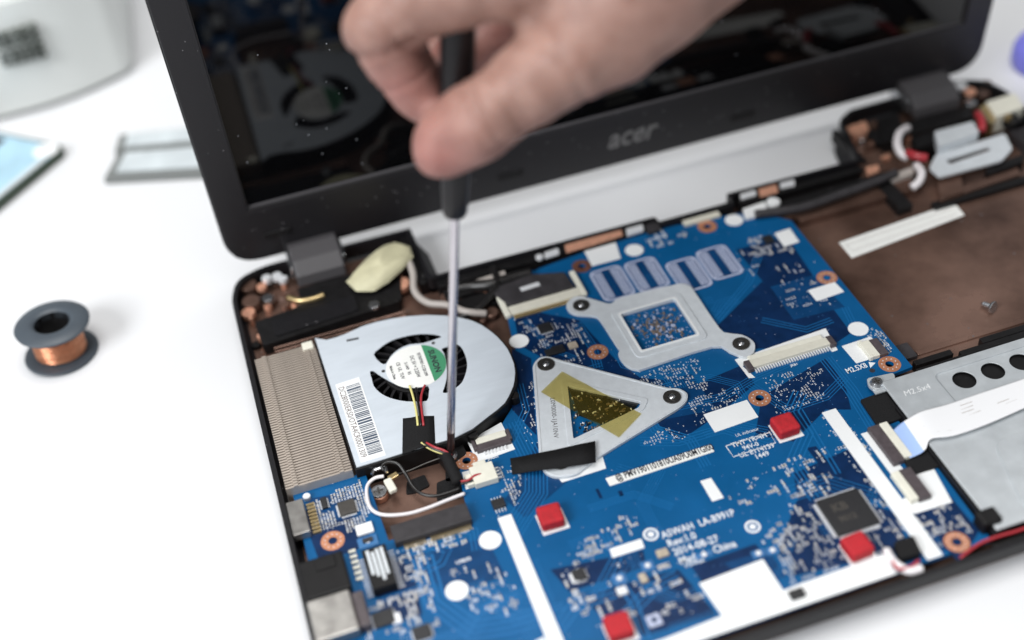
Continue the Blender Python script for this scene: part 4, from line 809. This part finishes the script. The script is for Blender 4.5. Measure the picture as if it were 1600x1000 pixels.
b = MB(); b.rbox(x+2.0, y+4.2, 4.0, 2.4, .3, 9.6, 10.9); b.build('plug', 'gold', aw, bevel=.4)
b = MB(); b.T = None
for p0, p1 in (((32.52,-132.23,12), (33.6,-130.71,12)), ((33.6,-130.71,12), (37.98,-130.54,12)), ((37.98,-130.54,12), (37.77,-133.4,12))): b.tube([p0, p1], .7, 6)
b.build('cable_clip', 'steel', laptop)
mm('tube', smooth_path([(39.39,-132.07,8),(46.18,-132.21,8),(52.48,-132.07,9),(58.64,-132.53,10),(61.53,-132.72,10)], 4), .3, 6).build('housing_lip', 'steel_dark', fan)

# ================================================================== hard-drive caddy
hd = thing('drive_caddy', 'pale metal hard drive caddy with round holes beside the ribbon cable', 'drive caddy', (290, -200, 5))
CZ = 13.6; cx0 = 220.5
body = [(cx0, -236), (cx0, -176), (cx0+.2, -162.8), (368, -162.8), (368, -236)]
H = [(249.27,-172.87), (261.26,-172.55)]; dxh = H[1][0]-H[0][0]; holes = [(H[0][0]+dxh*i, H[0][1]) for i in range(8)]
rec = rnd([(242.5, -234.5), (242.5, -173.3), (364, -173.3), (364, -234.5)], 3.5, 5)
rec = rnd([(H[0][0]-9.3, -190), (H[0][0]-9.3, -166.8), (364, -166.8), (364, -190)], 3, 5)
b = MB(); b.prism(body, CZ-1.0, CZ, 0, [rec]); pl2 = b.build('top_plate', 'caddy', hd, bevel=.35)
b = MB(); b.prism(grow(rec, .05), CZ-1.2, CZ-.75, 0, [circle(x, y, 4.3, 28) for x, y in holes]); b.build('recessed_panel', 'caddy', hd, bevel=.12)
b = MB(); n = len(rec); ro = ccw(grow(rec, .9)); ri = ccw(rec); b.add([(x, y, CZ+.03) for x, y in ro]+[(x, y, CZ-.74) for x, y in ccw(grow(rec, -.6))], [(i, (i+1) % n, (i+1) % n+n, i+n) for i in range(n)]); b.build('pressed_step', 'caddy', hd, smooth=True)
b = MB(); b.box(cx0+.4, -235.5, 5.5, 367.5, -164.0, CZ-2.3); b.build('drive_body', 'rib_black', hd)
b = MB(); pr = rnd([((240.85,-203.27)[0], (240.85,-203.27)[1]), (300, (240.85,-203.27)[1]), (300, -233), ((237.1,-226.4)[0]-4, -233)], 5, 5); b.prism(pr, CZ, CZ+.7); b.build('pressed_panel', 'caddy', hd, bevel=.5, segs=3)
tab = rnd([(217.31,-158.56),(227.82,-159.74),(226.91,-162.62),(223.08,-162.8),(221.36,-165.3),(216.72,-165.12),(215.96,-162.31)], 1.2, 4)
b = MB(); b.prism(tab, 11.9, 12.9); b.box(cx0-4, -166.6, 11.9, cx0+8, -163.4, 12.55); b.build('screw_tab', 'caddy', hd, bevel=.3)
x, y = (219.42,-162.1); b = MB(); b.cyl(x, y, 2.6, 12.9, 14.0, 24, r1=2.0); b.box(x-1.3, y-.3, 14.0, x+1.3, y+.3, 14.05, 1); b.box(x-.3, y-1.3, 14.05, x+.3, y+1.3, 14.1, 1); b.build('screw', ['steel', 'steel_dark'], hd, bevel=.3)
p = (224.91,-171.47); text('pressed_lettering', 'M2.5x4', 3.6, (p[0], p[1], CZ+.05), .0, 'sticker', hd, bold=.0, shear=.15)
b = MB(); b.box(208+11.6, -236.5, 7, 208+12.3, -175, 12.4); b.build('side_wall', 'shell_black', hd)
mm('box', 217, -234, 9, 224, -228, 15.5).build('rubber_corner', 'rib_black', hd, bevel=.8)

# ================================================================== white ribbon cable
rb = thing('ribbon_cable', 'white flat ribbon cable crossing from the board over the drive caddy', 'cable', (230, -190, 12))
top = smooth_path([(212.09,-184.76,11.9),(216.31,-183.1,12.5),(219.67,-182.77,13.8),(225.3,-182.47,15.2),(235.22,-183.09,15.4),(248.45,-182.79,15.4),(267.06,-182.6,15.4),(294.77,-181.44,15.4),(323.17,-180.25,15.4)], 5); bot = smooth_path([(211.97,-197.68,11.9),(215.92,-197.64,12.5),(218.22,-197.25,13.8),(221.37,-195.06,15.2),(229.07,-196.83,15.4),(241.93,-196.62,15.4),(258.56,-194.9,15.4),(287.1,-191.79,15.4),(317.02,-188.03,15.4)], 5)
b = MB(); n = len(top); nw = 24
for i in range(n):
    for j in range(nw+1):
        p = Vector(top[i]).lerp(Vector(bot[i]), j/nw); b.v.append((p.x, p.y, p.z+(.05 if j % 2 else 0)))
for i in range(n-1):
    for j in range(nw): b.f.append((i*(nw+1)+j, (i+1)*(nw+1)+j, (i+1)*(nw+1)+j+1, i*(nw+1)+j+1)); b.m.append(1 if i < 8 else 0)
o = b.build('ribbon', ['ffc', 'ffc_blue'], rb, smooth=True); sm = o.modifiers.new('t', 'SOLIDIFY'); sm.thickness = .00018

for k, (u_, v_) in enumerate(((.18, .22), (.18, .36), (.20, .5), (.44, .18), (.44, .30), (.46, .42), (.47, .54), (.30, .8), (.62, .5), (.64, .62))):
    i_ = int(8+u_*(n-9)); p = Vector(top[i_]).lerp(Vector(bot[i_]), v_); q_ = Vector(top[i_+1]).lerp(Vector(bot[i_+1]), v_); d_ = (q_-p).normalized()
    b = MB(); b.strip([tuple(p)[:2], tuple(p+d_*5)[:2]], .28, p.z+.22); b.build('print_mark', 'wire_grey', rb)
# ================================================================== loose things in the empty right bay
st = thing('paper_strip', 'narrow white sticker strip lying on the copper floor of the right bay', 'sticker', (300, -100, 4.6))
mm('prism', [(252.16,-76.18),(310.55,-72.24),(309.74,-81.38),(252.02,-87.33)], 4.65, 4.95).build('strip', 'paper', st)
lp = [(253.94,-79),(307,-75.3),(306.99,-79.28),(254.48,-83.47)]
b = MB(); b.strip([lp[0], lp[1], lp[2], lp[3], lp[0]], .3, 4.98); b.build('pressed_border', 'wire_grey', st)
sc = thing('loose_screw', 'tiny loose silver screw lying on the copper floor', 'screw', (*(286.22,-136.19), 4.6))
hx, hy, hz = (285.58,-138.72,7); tx, ty, tz = (283.82,-134.26,6); ax = Vector((tx-hx, ty-hy, tz-hz)).normalized()
b = MB(); b.lathe([(0, 0), (2.4, 0), (2.6, .3), (2.4, .9), (1.0, 1.0), (0, 1.0)], (hx, hy, 7.1), ax, 20); b.build('head', 'steel', sc, smooth=True, auto=40)
b = MB(); b.lathe([(1.1, 1.0)]+[(1.1 if i % 2 else .9, 1.0+i*.28) for i in range(15)]+[(.5, 5.6), (0, 5.7)], (hx, hy, 7.1), ax, 14); b.build('thread', 'steel', sc, smooth=True, auto=50)

# ================================================================== rear right corner: bracket, power jack, leads
br = thing('metal_bracket', 'pale metal bracket with a long slot by the right hinge', 'bracket', (335, -40, 5))
Z0 = 12.5
b = MB(); b.prism(rnd([(307.94,-54.43),(315.63,-47.24),(352.2,-45.59),(348.32,-57.14),(339.34,-62.69),(308.33,-62)], 1.5), Z0-.8, Z0+.4, 0, [rnd([(317.53,-52.48),(339.95,-51.55),(339.55,-54.11),(317.45,-55.67)], .8)]); b.build('slotted_plate', 'bracket', br, bevel=.4)
b = MB(); b.prism(rnd([(321.21,-36.2),(340.87,-36.43),(338.28,-45.45),(316.27,-47.25)], 1), Z0+.3, 17.2); b.build('raised_block', 'bracket', br, bevel=.8)
pj = thing('power_jack', 'ivory power jack block in the rear right corner', 'power jack', (365, -25, 5))
b = MB(); b.prism(rnd([(357.18,-22.71),(373.15,-21.92),(370.15,-33.77),(354.11,-35.48)], .8), 6, 15); b.build('housing', 'ivory', pj, bevel=.5)
b = MB(); b.prism(rnd([(353.18,-23.89),(357.88,-21.94),(354.51,-35.18),(350.12,-37.73)], .8), 6, 13.6); b.build('contact_block', 'gold', pj, bevel=.4)
b = MB(); p = (360.31,-36.5,10); b.lathe([(4, 0), (4, 7), (2.6, 7), (2.6, 2)], (p[0]+2, p[1]-5, 10), (0, 1, .1), 20); b.build('barrel', 'rib_black', pj, smooth=True, auto=40)
p = (359.24,-37.35,14); mm('box', p[0]-1.2, p[1]-1.2, 13, p[0]+1.2, p[1]+1.2, 16).build('contact', 'gold', pj, bevel=.3)
for lab, path, r_, m in (('short white lead arching beside the right hinge', [(316.52,-22.38,12),(309.52,-26.92,14),(304.03,-33.94,14),(302.52,-39.98,13),(304.35,-42.58,12)], 1.9, 'wire_white'), ('white lead ending below the slotted metal bracket', [(305.65,-48.17,11),(303.76,-55.22,12),(300.1,-59.37,11),(295.97,-60.66,10)], 1.8, 'wire_white'), ('short red lead at the foot of the white lead', [(304.47,-41.91,14),(305.85,-46.85,15),(309.51,-49.42,14.5)], 1.9, 'wire_red'), ('small red lead beside the ivory power jack', [(348.33,-29.68,15),(345.39,-36.94,16),(342.33,-41.87,15)], 1.9, 'wire_red'), ('red lead running along the front edge beside the copper ring', [(205.32,-239.28,10),(213.8,-237,10.5),(220.91,-236.91,11),(230.25,-237.28,11),(245.66,-236.05,11)], .55, 'wire_red')):
    t = thing('lead', lab, 'cable', (path[0][0], path[0][1], 8)); mm('tube', smooth_path(path, 5), r_, 10).build('wire', m, t, smooth=True)
for pts, z1, m, nm in (([(312.53,-32.34),(325.25,-31.54),(321.09,-40.33),(309.82,-40.58)], 14, 'rib_black', 'cable_clamp'), ([(308.88,-8.22),(320.9,-7.98),(311.79,-27.16),(301.66,-26.36)], 10.5, 'rib_black', 'rib'), ([(293.01,-7.9),(303.6,-7.02),(301.47,-14.28),(292.02,-14.45)], 10.5, 'copper_bright', 'copper_pad'), ([(285.33,-31.22),(297.12,-30.08),(292.65,-44.45),(280.61,-45.26)], 9.5, 'copper_coat', 'copper_pad'), ([(284.95,-39.68),(291.28,-39.93),(289.32,-44.41),(283.3,-44.82)], 10.5, 'copper_bright', 'copper_pad'), ([(291.64,-49.22),(303.7,-47.89),(301.93,-52.41),(290.44,-53.42)], 10.6, 'wire_grey', 'metal_tab'), ([(309.48,-67.57),(346.7,-64.9),(344.92,-69.38),(307.97,-71.97)], 8.2, 'copper_coat', 'rib'), ([(308.71,-60.91),(320.76,-59.66),(315.02,-71.57),(303.21,-72.24)], 9.4, 'copper_coat', 'rib'), ([(332.45,-61.29),(353.44,-59.23),(350.04,-64.15),(330.75,-65.81)], 10, 'rib_black', 'rib')):
    mm('prism', rnd(pts, .8), 4.6, z1).build(nm, m, laptop, bevel=.4)
for p, r_, m in (((357.02,-2.59,11), 3.2, 'solder'), ((357.23,-10.09,12), 2.8, 'copper_bright'), ((353.99,-16.17,10), 2.8, 'steel'), ((364.59,-10.33,9), 3.4, 'copper_coat'), ((370.64,-3.82,9), 3, 'copper_coat')): blob('brass_insert', p, r_, 2, m, laptop, .8)
# striped grille wall on the far right of the bay
for i in range(9): mm('box', 358+i*1.5, -66, 4.6, 358.8+i*1.5, -42, 10.5).build('vent_slat', 'grey_film', laptop)

# ================================================================== screwdriver
sd_ = thing('screwdriver', 'slim screwdriver with black handle and steel shaft held upright on the fan screw', 'screwdriver', (TIPX, TIPY, 12))
T0 = Vector((TIPX, TIPY, 11.9)); T1 = Vector((79, -121.9, 108)); ax = (T1-T0).normalized(); SL = (T1-T0).length
b = MB(); b.lathe([(0, 0), (1.0, .3), (1.35, 1.2), (1.45, 3), (1.45, 10.5)], T0, ax, 20); b.build('tip', 'tip_steel', sd_, smooth=True, auto=50)
b = MB(); b.lathe([(1.46, 10.4), (1.5, 12), (1.5, SL+2)], T0, ax, 24); b.build('shaft', 'shaft_steel', sd_, smooth=True)
b = MB(); hp = [(0, 0), (2.6, 0), (3.4, .6), (4.1, 2.2), (4.5, 8), (4.8, 20), (5.2, 34), (5.6, 55), (5.6, 80), (5.0, 86), (4.2, 87), (0, 87)]
u = ax.orthogonal().normalized(); q_ = ax.cross(u); vs_ = []; nn = 36
for r_, h in hp:
    for k in range(nn):
        a = 2*math.pi*k/nn; g = 1-(.10*max(0, math.cos(a*6))**3 if 3 < h < 84 else 0); p = T0+ax*(SL+h)+u*(r_*g*math.cos(a))+q_*(r_*g*math.sin(a)); vs_.append(tuple(p))
b.add(vs_, [(i*nn+k, i*nn+(k+1) % nn, (i+1)*nn+(k+1) % nn, (i+1)*nn+k) for i in range(len(hp)-1) for k in range(nn)]); b.build('handle', 'driver_black', sd_, smooth=True, auto=60)
b = MB(); b.lathe([(5.62, 79), (5.85, 79.5), (5.85, 84), (5.5, 84.5)], T0+ax*SL, ax, 28); b.build('swivel_cap', 'driver_collar', sd_, smooth=True, auto=40)

# ================================================================== hand holding the screwdriver
def hand():
    P = []                                      # (group, a, ra, b, rb)
    def chain(g, pts):
        for i in range(len(pts)-1): P.append((g, np.array(pts[i][0]), pts[i][1], np.array(pts[i+1][0]), pts[i+1][1]))
    chain('thumb', [((77.19,-127.2,138.59), 8.9), ((80.17,-127.99,141.47), 10.0), ((87.32,-130.42,146.6), 11.0), ((94.01,-133.05,151.42), 10.9), ((105.52,-132.95,157.37), 11.6), ((118.15,-132.09,162.94), 13.8), ((130.43,-129.27,167.56), 17), ((143.87,-126.52,178.31), 22)])
    chain('index', [((78.56,-108.43,144.09), 7.4), ((75.82,-107.91,149.87), 8.4), ((72.1,-107.05,158.75), 9.0), ((68.73,-106.03,170.83), 10.6), ((77.84,-107.94,177.01), 10.8), ((91.01,-111.63,180.85), 11.2), ((107.59,-115.77,183.57), 13.0), ((122.52,-118.24,184.7), 16)])
    chain('middle', [((87.29,-92.17,141.36), 7.8), ((94.95,-89.12,143.56), 8.8), ((109.46,-86.03,147.54), 9.8), ((123.41,-86.2,156.79), 11), ((135.55,-91.1,169.45), 14)])
    chain('ring', [((96.26,-67.52,140.2), 7.5), ((106.9,-62.21,139.63), 8.6), ((124.5,-60.07,146.34), 9.6), ((139.23,-67.23,160.2), 11), ((148.05,-80.92,168.59), 14)])
    chain('little', [((111.82,-46.03,140.3), 6.5), ((122.57,-42.42,140.92), 7.4), ((139.66,-43.41,147.13), 8.4), ((152.84,-55.13,158.72), 10), ((160.45,-72.01,166.38), 13)])
    chain('palm', [((124.14,-113.15,181.63), 17), ((140.21,-108.13,182.13), 21), ((160.16,-109.8,188.33), 24)])
    chain('palm', [((148.94,-81.73,170.92), 15), ((156.87,-92.4,177.87), 21), ((162.73,-108.62,187.28), 24)])
    chain('palm', [((118.66,-125.58,165.55), 11.5), ((126.96,-118.19,175.5), 14.5)])
    chain('palm', [((128.57,-126.38,168.68), 17), ((142.28,-112.88,177.59), 21)])
    chain('arm', [((144.81,-124.21,178.03), 22), ((160.09,-121.57,187.65), 24.5), ((195.41,-119.73,207.37), 29), ((258.81,-121,247.14), 36)])
    h = 1.25
    lo = np.min([np.minimum(p[1]-p[2], p[3]-p[4]) for p in P], 0)-4; hi = np.max([np.maximum(p[1]+p[2], p[3]+p[4]) for p in P], 0)+4
    hi = np.minimum(hi, lo+np.array([330, 330, 330]))
    ns = ((hi-lo)/h).astype(int)+1; X = [lo[i]+h*np.arange(ns[i], dtype=np.float32) for i in range(3)]
    G = {}
    def smin(a, b_, k): t = np.clip(.5+.5*(b_-a)/k, 0, 1); return b_+(a-b_)*t-k*t*(1-t)
    big = 40.0
    def prim(a, ra, b_, rb):
        # evaluate only inside the primitive's own box
        l = np.minimum(a-ra, b_-rb)-14; u_ = np.maximum(a+ra, b_+rb)+14
        i0 = np.maximum(((l-lo)/h).astype(int), 0); i1 = np.minimum(((u_-lo)/h).astype(int)+2, ns)
        gx, gy, gz = np.meshgrid(*[X[i][i0[i]:i1[i]] for i in range(3)], indexing='ij')
        d = (b_-a); L2 = d@d; t = np.clip(((gx-a[0])*d[0]+(gy-a[1])*d[1]+(gz-a[2])*d[2])/L2, 0, 1)
        return tuple(slice(i0[i], i1[i]) for i in range(3)), (np.sqrt((gx-a[0]-t*d[0])**2+(gy-a[1]-t*d[1])**2+(gz-a[2]-t*d[2])**2)-(ra+(rb-ra)*t)).astype(np.float32)
    for g, a, ra, b_, rb in P:
        if g not in G: G[g] = np.full(ns, big, np.float32)
        sl, v = prim(a, ra, b_, rb); G[g][sl] = smin(G[g][sl], v, 4.0)
    V = G['palm']
    for g, k in (('arm', 12), ('index', 5), ('middle', 4), ('ring', 3), ('little', 3), ('thumb', 6.0)): V = smin(V, G[g], k)
    # surface nets
    s_ = V < 0; acc = np.zeros(tuple(n_-1 for n_ in ns)+(3,), np.float32); cnt = np.zeros(tuple(n_-1 for n_ in ns), np.float32)
    for ax_ in range(3):
        sl0 = [slice(None)]*3; sl1 = [slice(None)]*3; sl0[ax_] = slice(0, -1); sl1[ax_] = slice(1, None)
        v0 = V[tuple(sl0)]; v1 = V[tuple(sl1)]; cr = (v0 < 0) != (v1 < 0); idx = np.argwhere(cr); t = (v0[cr]/(v0[cr]-v1[cr]))
        pos = idx.astype(np.float32); pos[:, ax_] += t; o_ = [i for i in range(3) if i != ax_]
        for da in (0, -1):
            for db in (0, -1):
                c = idx.copy(); c[:, o_[0]] += da; c[:, o_[1]] += db; ok = (c >= 0).all(1) & (c < np.array(cnt.shape)).all(1)
                np.add.at(acc, tuple(c[ok].T), pos[ok]); np.add.at(cnt, tuple(c[ok].T), 1)
    act = cnt > 0; vid = np.full(cnt.shape, -1, np.int64); vid[act] = np.arange(act.sum()); verts = acc[act]/cnt[act][:, None]*h+lo
    faces = []
    for ax_ in range(3):
        sl0 = [slice(None)]*3; sl1 = [slice(None)]*3; sl0[ax_] = slice(0, -1); sl1[ax_] = slice(1, None)
        cr = (V[tuple(sl0)] < 0) != (V[tuple(sl1)] < 0); idx = np.argwhere(cr); ins = (V[tuple(sl0)] < 0)[cr]; a_, b2 = (ax_+1) % 3, (ax_+2) % 3
        ok = (idx[:, a_] > 0) & (idx[:, b2] > 0) & (idx[:, a_] < cnt.shape[a_]) & (idx[:, b2] < cnt.shape[b2]); idx = idx[ok]; ins = ins[ok]
        def g(da, db): c = idx.copy(); c[:, a_] += da; c[:, b2] += db; return vid[tuple(c.T)]
        q4 = np.stack([g(-1, -1), g(0, -1), g(0, 0), g(-1, 0)], 1); q4[~ins] = q4[~ins][:, ::-1]; faces.append(q4)
    F_ = np.concatenate(faces); F_ = F_[(F_ >= 0).all(1)]
    me = bpy.data.meshes.new('person'); me.from_pydata((verts*S).tolist(), [], F_.tolist()); me.materials.append(M['skin']); me.polygons.foreach_set('use_smooth', [True]*len(F_)); me.update()
    nv = np.zeros(len(verts)*3, np.float32); me.vertices.foreach_get('normal', nv); nv = nv.reshape(-1, 3)
    def crease(a, b_, along, sig, amp, rad=17):      # a groove ringing the finger between joints a and b
        a = np.array(a); b_ = np.array(b_); d = (b_-a)/np.linalg.norm(b_-a); J = a+(b_-a)*along; q = verts-J; t = q@d+.7*np.sin(q@np.cross(d, [.3, .5, .8])*.45); rr = np.linalg.norm(q, axis=1)
        return -amp*np.exp(-(t/sig)**2)*np.clip((rad-rr)/4, 0, 1)
    disp = np.zeros(len(verts))
    I = [(78.56,-108.43,144.09), (72.1,-107.05,158.75), (68.73,-106.03,170.83), (77.84,-107.94,177.01), (91.01,-111.63,180.85)]; Tm = [(80.17,-127.99,141.47), (87.32,-130.42,146.6), (94.01,-133.05,151.42), (105.52,-132.95,157.37), (118.15,-132.09,162.94)]
    for a, b_, al, sg, am, rd in ((I[0], I[1], .82, .8, 1.2, 15), (I[0], I[1], 1.02, .7, .8, 15), (I[1], I[2], .72, .9, 1.5, 17), (I[1], I[2], .9, .7, .9, 17), (I[2], I[3], .45, .8, .9, 17), (I[2], I[3], .75, .8, .6, 17), (Tm[1], Tm[2], .55, .8, .7, 17), (Tm[1], Tm[2], .95, .9, .9, 17), (Tm[2], Tm[3], .25, .9, .7, 17), (Tm[2], Tm[3], .5, .8, .4, 17), (Tm[3], Tm[4], .7, 1.4, .6, 22)): disp += crease(a, b_, al, sg, am, rd)
    for p, sg, am in (((76.85,-136.42,145), 4, -1.0), ((72.04,-133.81,140.64), 6, .5), ((86.49,-141.92,148.97), 7, .9), ((95.11,-145.86,154.37), 6, -.6), ((65.8,-113.03,175.98), 7, .8), ((114.77,-147.31,166.65), 12, .9), ((126.18,-148.35,174.34), 14, -.8), ((110.22,-133.81,170.97), 9, -.8)): disp += am*np.exp(-(np.linalg.norm(verts-np.array(p), axis=1)/sg)**2)
    disp += .22*np.sin(verts[:, 0]*.31+1.3*np.sin(verts[:, 2]*.17))*np.sin(verts[:, 1]*.27+verts[:, 2]*.23)
    verts = verts+nv*disp[:, None]*1.35; me.vertices.foreach_set('co', (verts*S).astype(np.float32).ravel()); me.update()
    tips = [(np.array((73.9,-133.32,141.62)), 15), (np.array((78.1,-110.98,145.7)), 16), (np.array((70.47,-111.85,154.71)), 13), (np.array((108.17,-89.71,146.26)), 20), (np.array((89.81,-91.51,142.69)), 20)]
    bl = np.zeros(len(verts))
    for p, r_ in tips: bl = np.maximum(bl, np.exp(-(np.linalg.norm(verts-p, axis=1)/r_)**2))
    at = me.attributes.new('blush', 'FLOAT', 'POINT'); at.data.foreach_set('value', (bl*.48).astype(np.float32))
    o = bpy.data.objects.new('person', me); col.objects.link(o); sm_ = o.modifiers.new('smooth', 'SMOOTH'); sm_.factor = .5; sm_.iterations = 2
    tag(o, 'bare hand with thumb and bent index finger pinching the screwdriver handle', 'hand')
hand()

# ================================================================== spool of copper wire
sp_ = thing('wire_spool', 'small grey spool wound with bare copper wire standing on the table', 'spool', (-77, -3.5, 0))
sa = Vector((.06, .05, 1)).normalized(); so = Vector((-77, -3.5, 0)); H_ = 17.5
b = MB(); b.lathe([(7.4, 0), (15.3, 0), (15.6, .6), (15.3, 1.3), (10, 1.6), (7.4, 1.6), (7.4, 0)], so, sa, 48); b.build('bottom_flange', 'spool_grey', sp_, smooth=True, auto=40)
b = MB(); b.lathe([(7.4, H_-4), (7.4, H_-.9), (8.4, H_-.1), (9.4, H_+.05), (15.0, H_-.6), (15.6, H_-1.2), (15.3, H_-2.2), (11.5, H_-3.1), (9, H_-3.2)], so, sa, 48); b.build('top_flange', 'spool_grey', sp_, smooth=True, auto=40)
b = MB(); b.lathe([(7.4, .2), (7.4, H_-1)], so, sa, 40); b.lathe([(8.2, 1.2), (8.2, H_-2)], so, sa, 40); b.build('core', 'rib_black', sp_, smooth=True)
b = MB(); pts = []; uu = sa.orthogonal().normalized(); vv = sa.cross(uu); random.seed(2)
for L_ in range(2):
    nt_ = 26
    for i in range(nt_*22):
        a = 2*math.pi*i/22; t = i/(nt_*22); hh = 2.0+(H_-5.6)*(t if L_ == 0 else abs(1-2*t)); r_ = 9.6+L_*.75+.15*math.sin(t*40+L_)-.9*(2*t-1)**4
        pts.append(so+sa*(hh+.12*math.sin(a*3+i*.01))+uu*(r_*math.cos(a))+vv*(r_*math.sin(a)))
b.tube([tuple(p) for p in pts], .36, 5); b.build('winding', 'wire_copper', sp_, smooth=True)

# ================================================================== blurred things behind on the table
dv = thing('bench_device', 'pale grey rounded bench device with dark lettering in the upper left corner', 'device', (-110, 250, 0))
b = MB(); b.prism(rnd([(-210, 207), (-100, 203), (-62, 206), (-26, 222), (-20, 320), (-210, 320)], [2, 20, 30, 9, 10, 2], 6), 3.0, 64); b.build('body', 'device_white', dv, bevel=5, segs=4)
b = MB(); b.prism(rnd([(-209, 209), (-100, 206), (-64, 209), (-29, 225), (-23, 318), (-209, 318)], [2, 20, 30, 9, 10, 2], 6), .6, 3.0); b.build('base', 'device_grey', dv)
b = MB(); random.seed(8)
def dpt(x, z): return (x, 202.4 if x < -95 else 202.5+(x+95)*.05, z)
for row, (zc, hh, nn_) in enumerate(((46, 9, 5), (35, 8, 6))):
    for i in range(nn_):
        x = -88+i*(24/nn_); w_ = 26/nn_*.72
        for (dx, dz, ww, wh) in ((0, .38, .9, .10), (random.choice((0, .2, -.2)), -.02, .6, .09), (0, -.4, .9, .10), (random.choice((-.35, 0, .35)), 0, .16, .9)):
            b.box(x+w_*(.5+dx-ww/2), 201.2, zc+hh*(dz-wh/2), x+w_*(.5+dx+ww/2), 206.2, zc+hh*(dz+wh/2))
b.build('lettering', 'device_ink', dv)

ph = thing('phone', 'flat pale blue phone lying on the table at the left edge', 'phone', (-110, 140, 0))
c0 = Vector((-66, 153.5)); d1 = Vector((-.70, -.72)).normalized(); d2 = Vector((-.745, .667)).normalized()
pp = [tuple(c0), tuple(c0+d2*72), tuple(c0+d2*72+d1*140), tuple(c0+d1*140)]
b = MB(); b.prism(rnd(pp, 6, 5), .3, 4.6); b.build('body', 'phone_edge', ph, bevel=1)
b = MB(); b.prism(rnd(grow(pp, -2), 5, 5), 4.6, 5.2); b.build('front_glass', 'phone_blue', ph, bevel=.3)
b = MB(); e = c0+d2*36+d1*5; b.prism(rnd([tuple(e), tuple(e+d2*32), tuple(e+d2*32+d1*10), tuple(e+d1*12)], 2), 5.2, 5.45); b.build('dark_panel', 'phone_dark', ph)
b = MB(); e = c0+d2*7.5+d1*7.5; b.cyl(e.x, e.y, 6.6, 5.2, 5.6, 24); b.build('corner_highlight', 'sticker', ph, bevel=.2)  # white disc painted in as the highlight on the phone's corner
b = MB(); e = c0+d2*1.8+d1*14; b.prism([tuple(e), tuple(e+d2*3.4), tuple(e+d2*3.4+d1*120), tuple(e+d1*120)], 5.2, 5.4); b.build('pale_rim', 'module_pale', ph)

for i, (pts, z0, lab) in enumerate((([(-50, 116.5), (-41, 137), (24, 117), (18, 92)], 0.4, 'front one of two flat pale memory modules lying behind the lid edge'), ([(-43, 139), (-39, 154), (28, 136), (24, 119)], 0.4, 'rear one of two flat pale memory modules lying behind the lid edge'))):
    t = thing('memory_module', lab, 'memory module', (pts[0][0], pts[0][1], 0), 'pale memory modules behind the lid')
    b = MB(); b.prism(pts, z0, z0+3.2); b.build('board', 'module_edge', t, bevel=.2)
    A, B_, C_, D_ = map(Vector, (pts[0], pts[1], pts[2], pts[3]))
    def g2(u_, v_): return tuple(A.lerp(D_, u_).lerp(B_.lerp(C_, u_), v_))
    for k in range(1):
        u_ = .07; b = MB(); b.prism([g2(u_, .20), g2(u_+.88, .20), g2(u_+.88, .94), g2(u_, .94)], z0+3.2, z0+4.2); b.build('cover_label', 'module_pale', t, bevel=.2)

pu = thing('purple_knob', 'bright purple two-lobed plastic knob at the far right edge', 'knob', (412, 12, 0))
for x, y, r_, z1 in ((417, 12, 17, 15), (403, -24, 15, 12)):
    b = MB(); b.lathe([(0, z1), (r_*.6, z1), (r_*.88, z1*.88), (r_, z1*.6), (r_, z1*.2), (r_*.94, .3), (0, .3)], (x, y, 0), (0, 0, 1), 36); b.build('lobe', 'purple', pu, smooth=True)
b = MB(); b.lathe([(0, 13.5), (6, 13.2), (7, 12), (7, .3)], (411, -7, 0), (0, 0, 1), 24); b.build('cap', 'module_pale', pu, smooth=True)

for o in list(bpy.data.objects):                  # every mesh keeps its own material; nothing hidden
    if o.type == 'MESH' and not o.data.materials: o.data.materials.append(M['rib_black'])
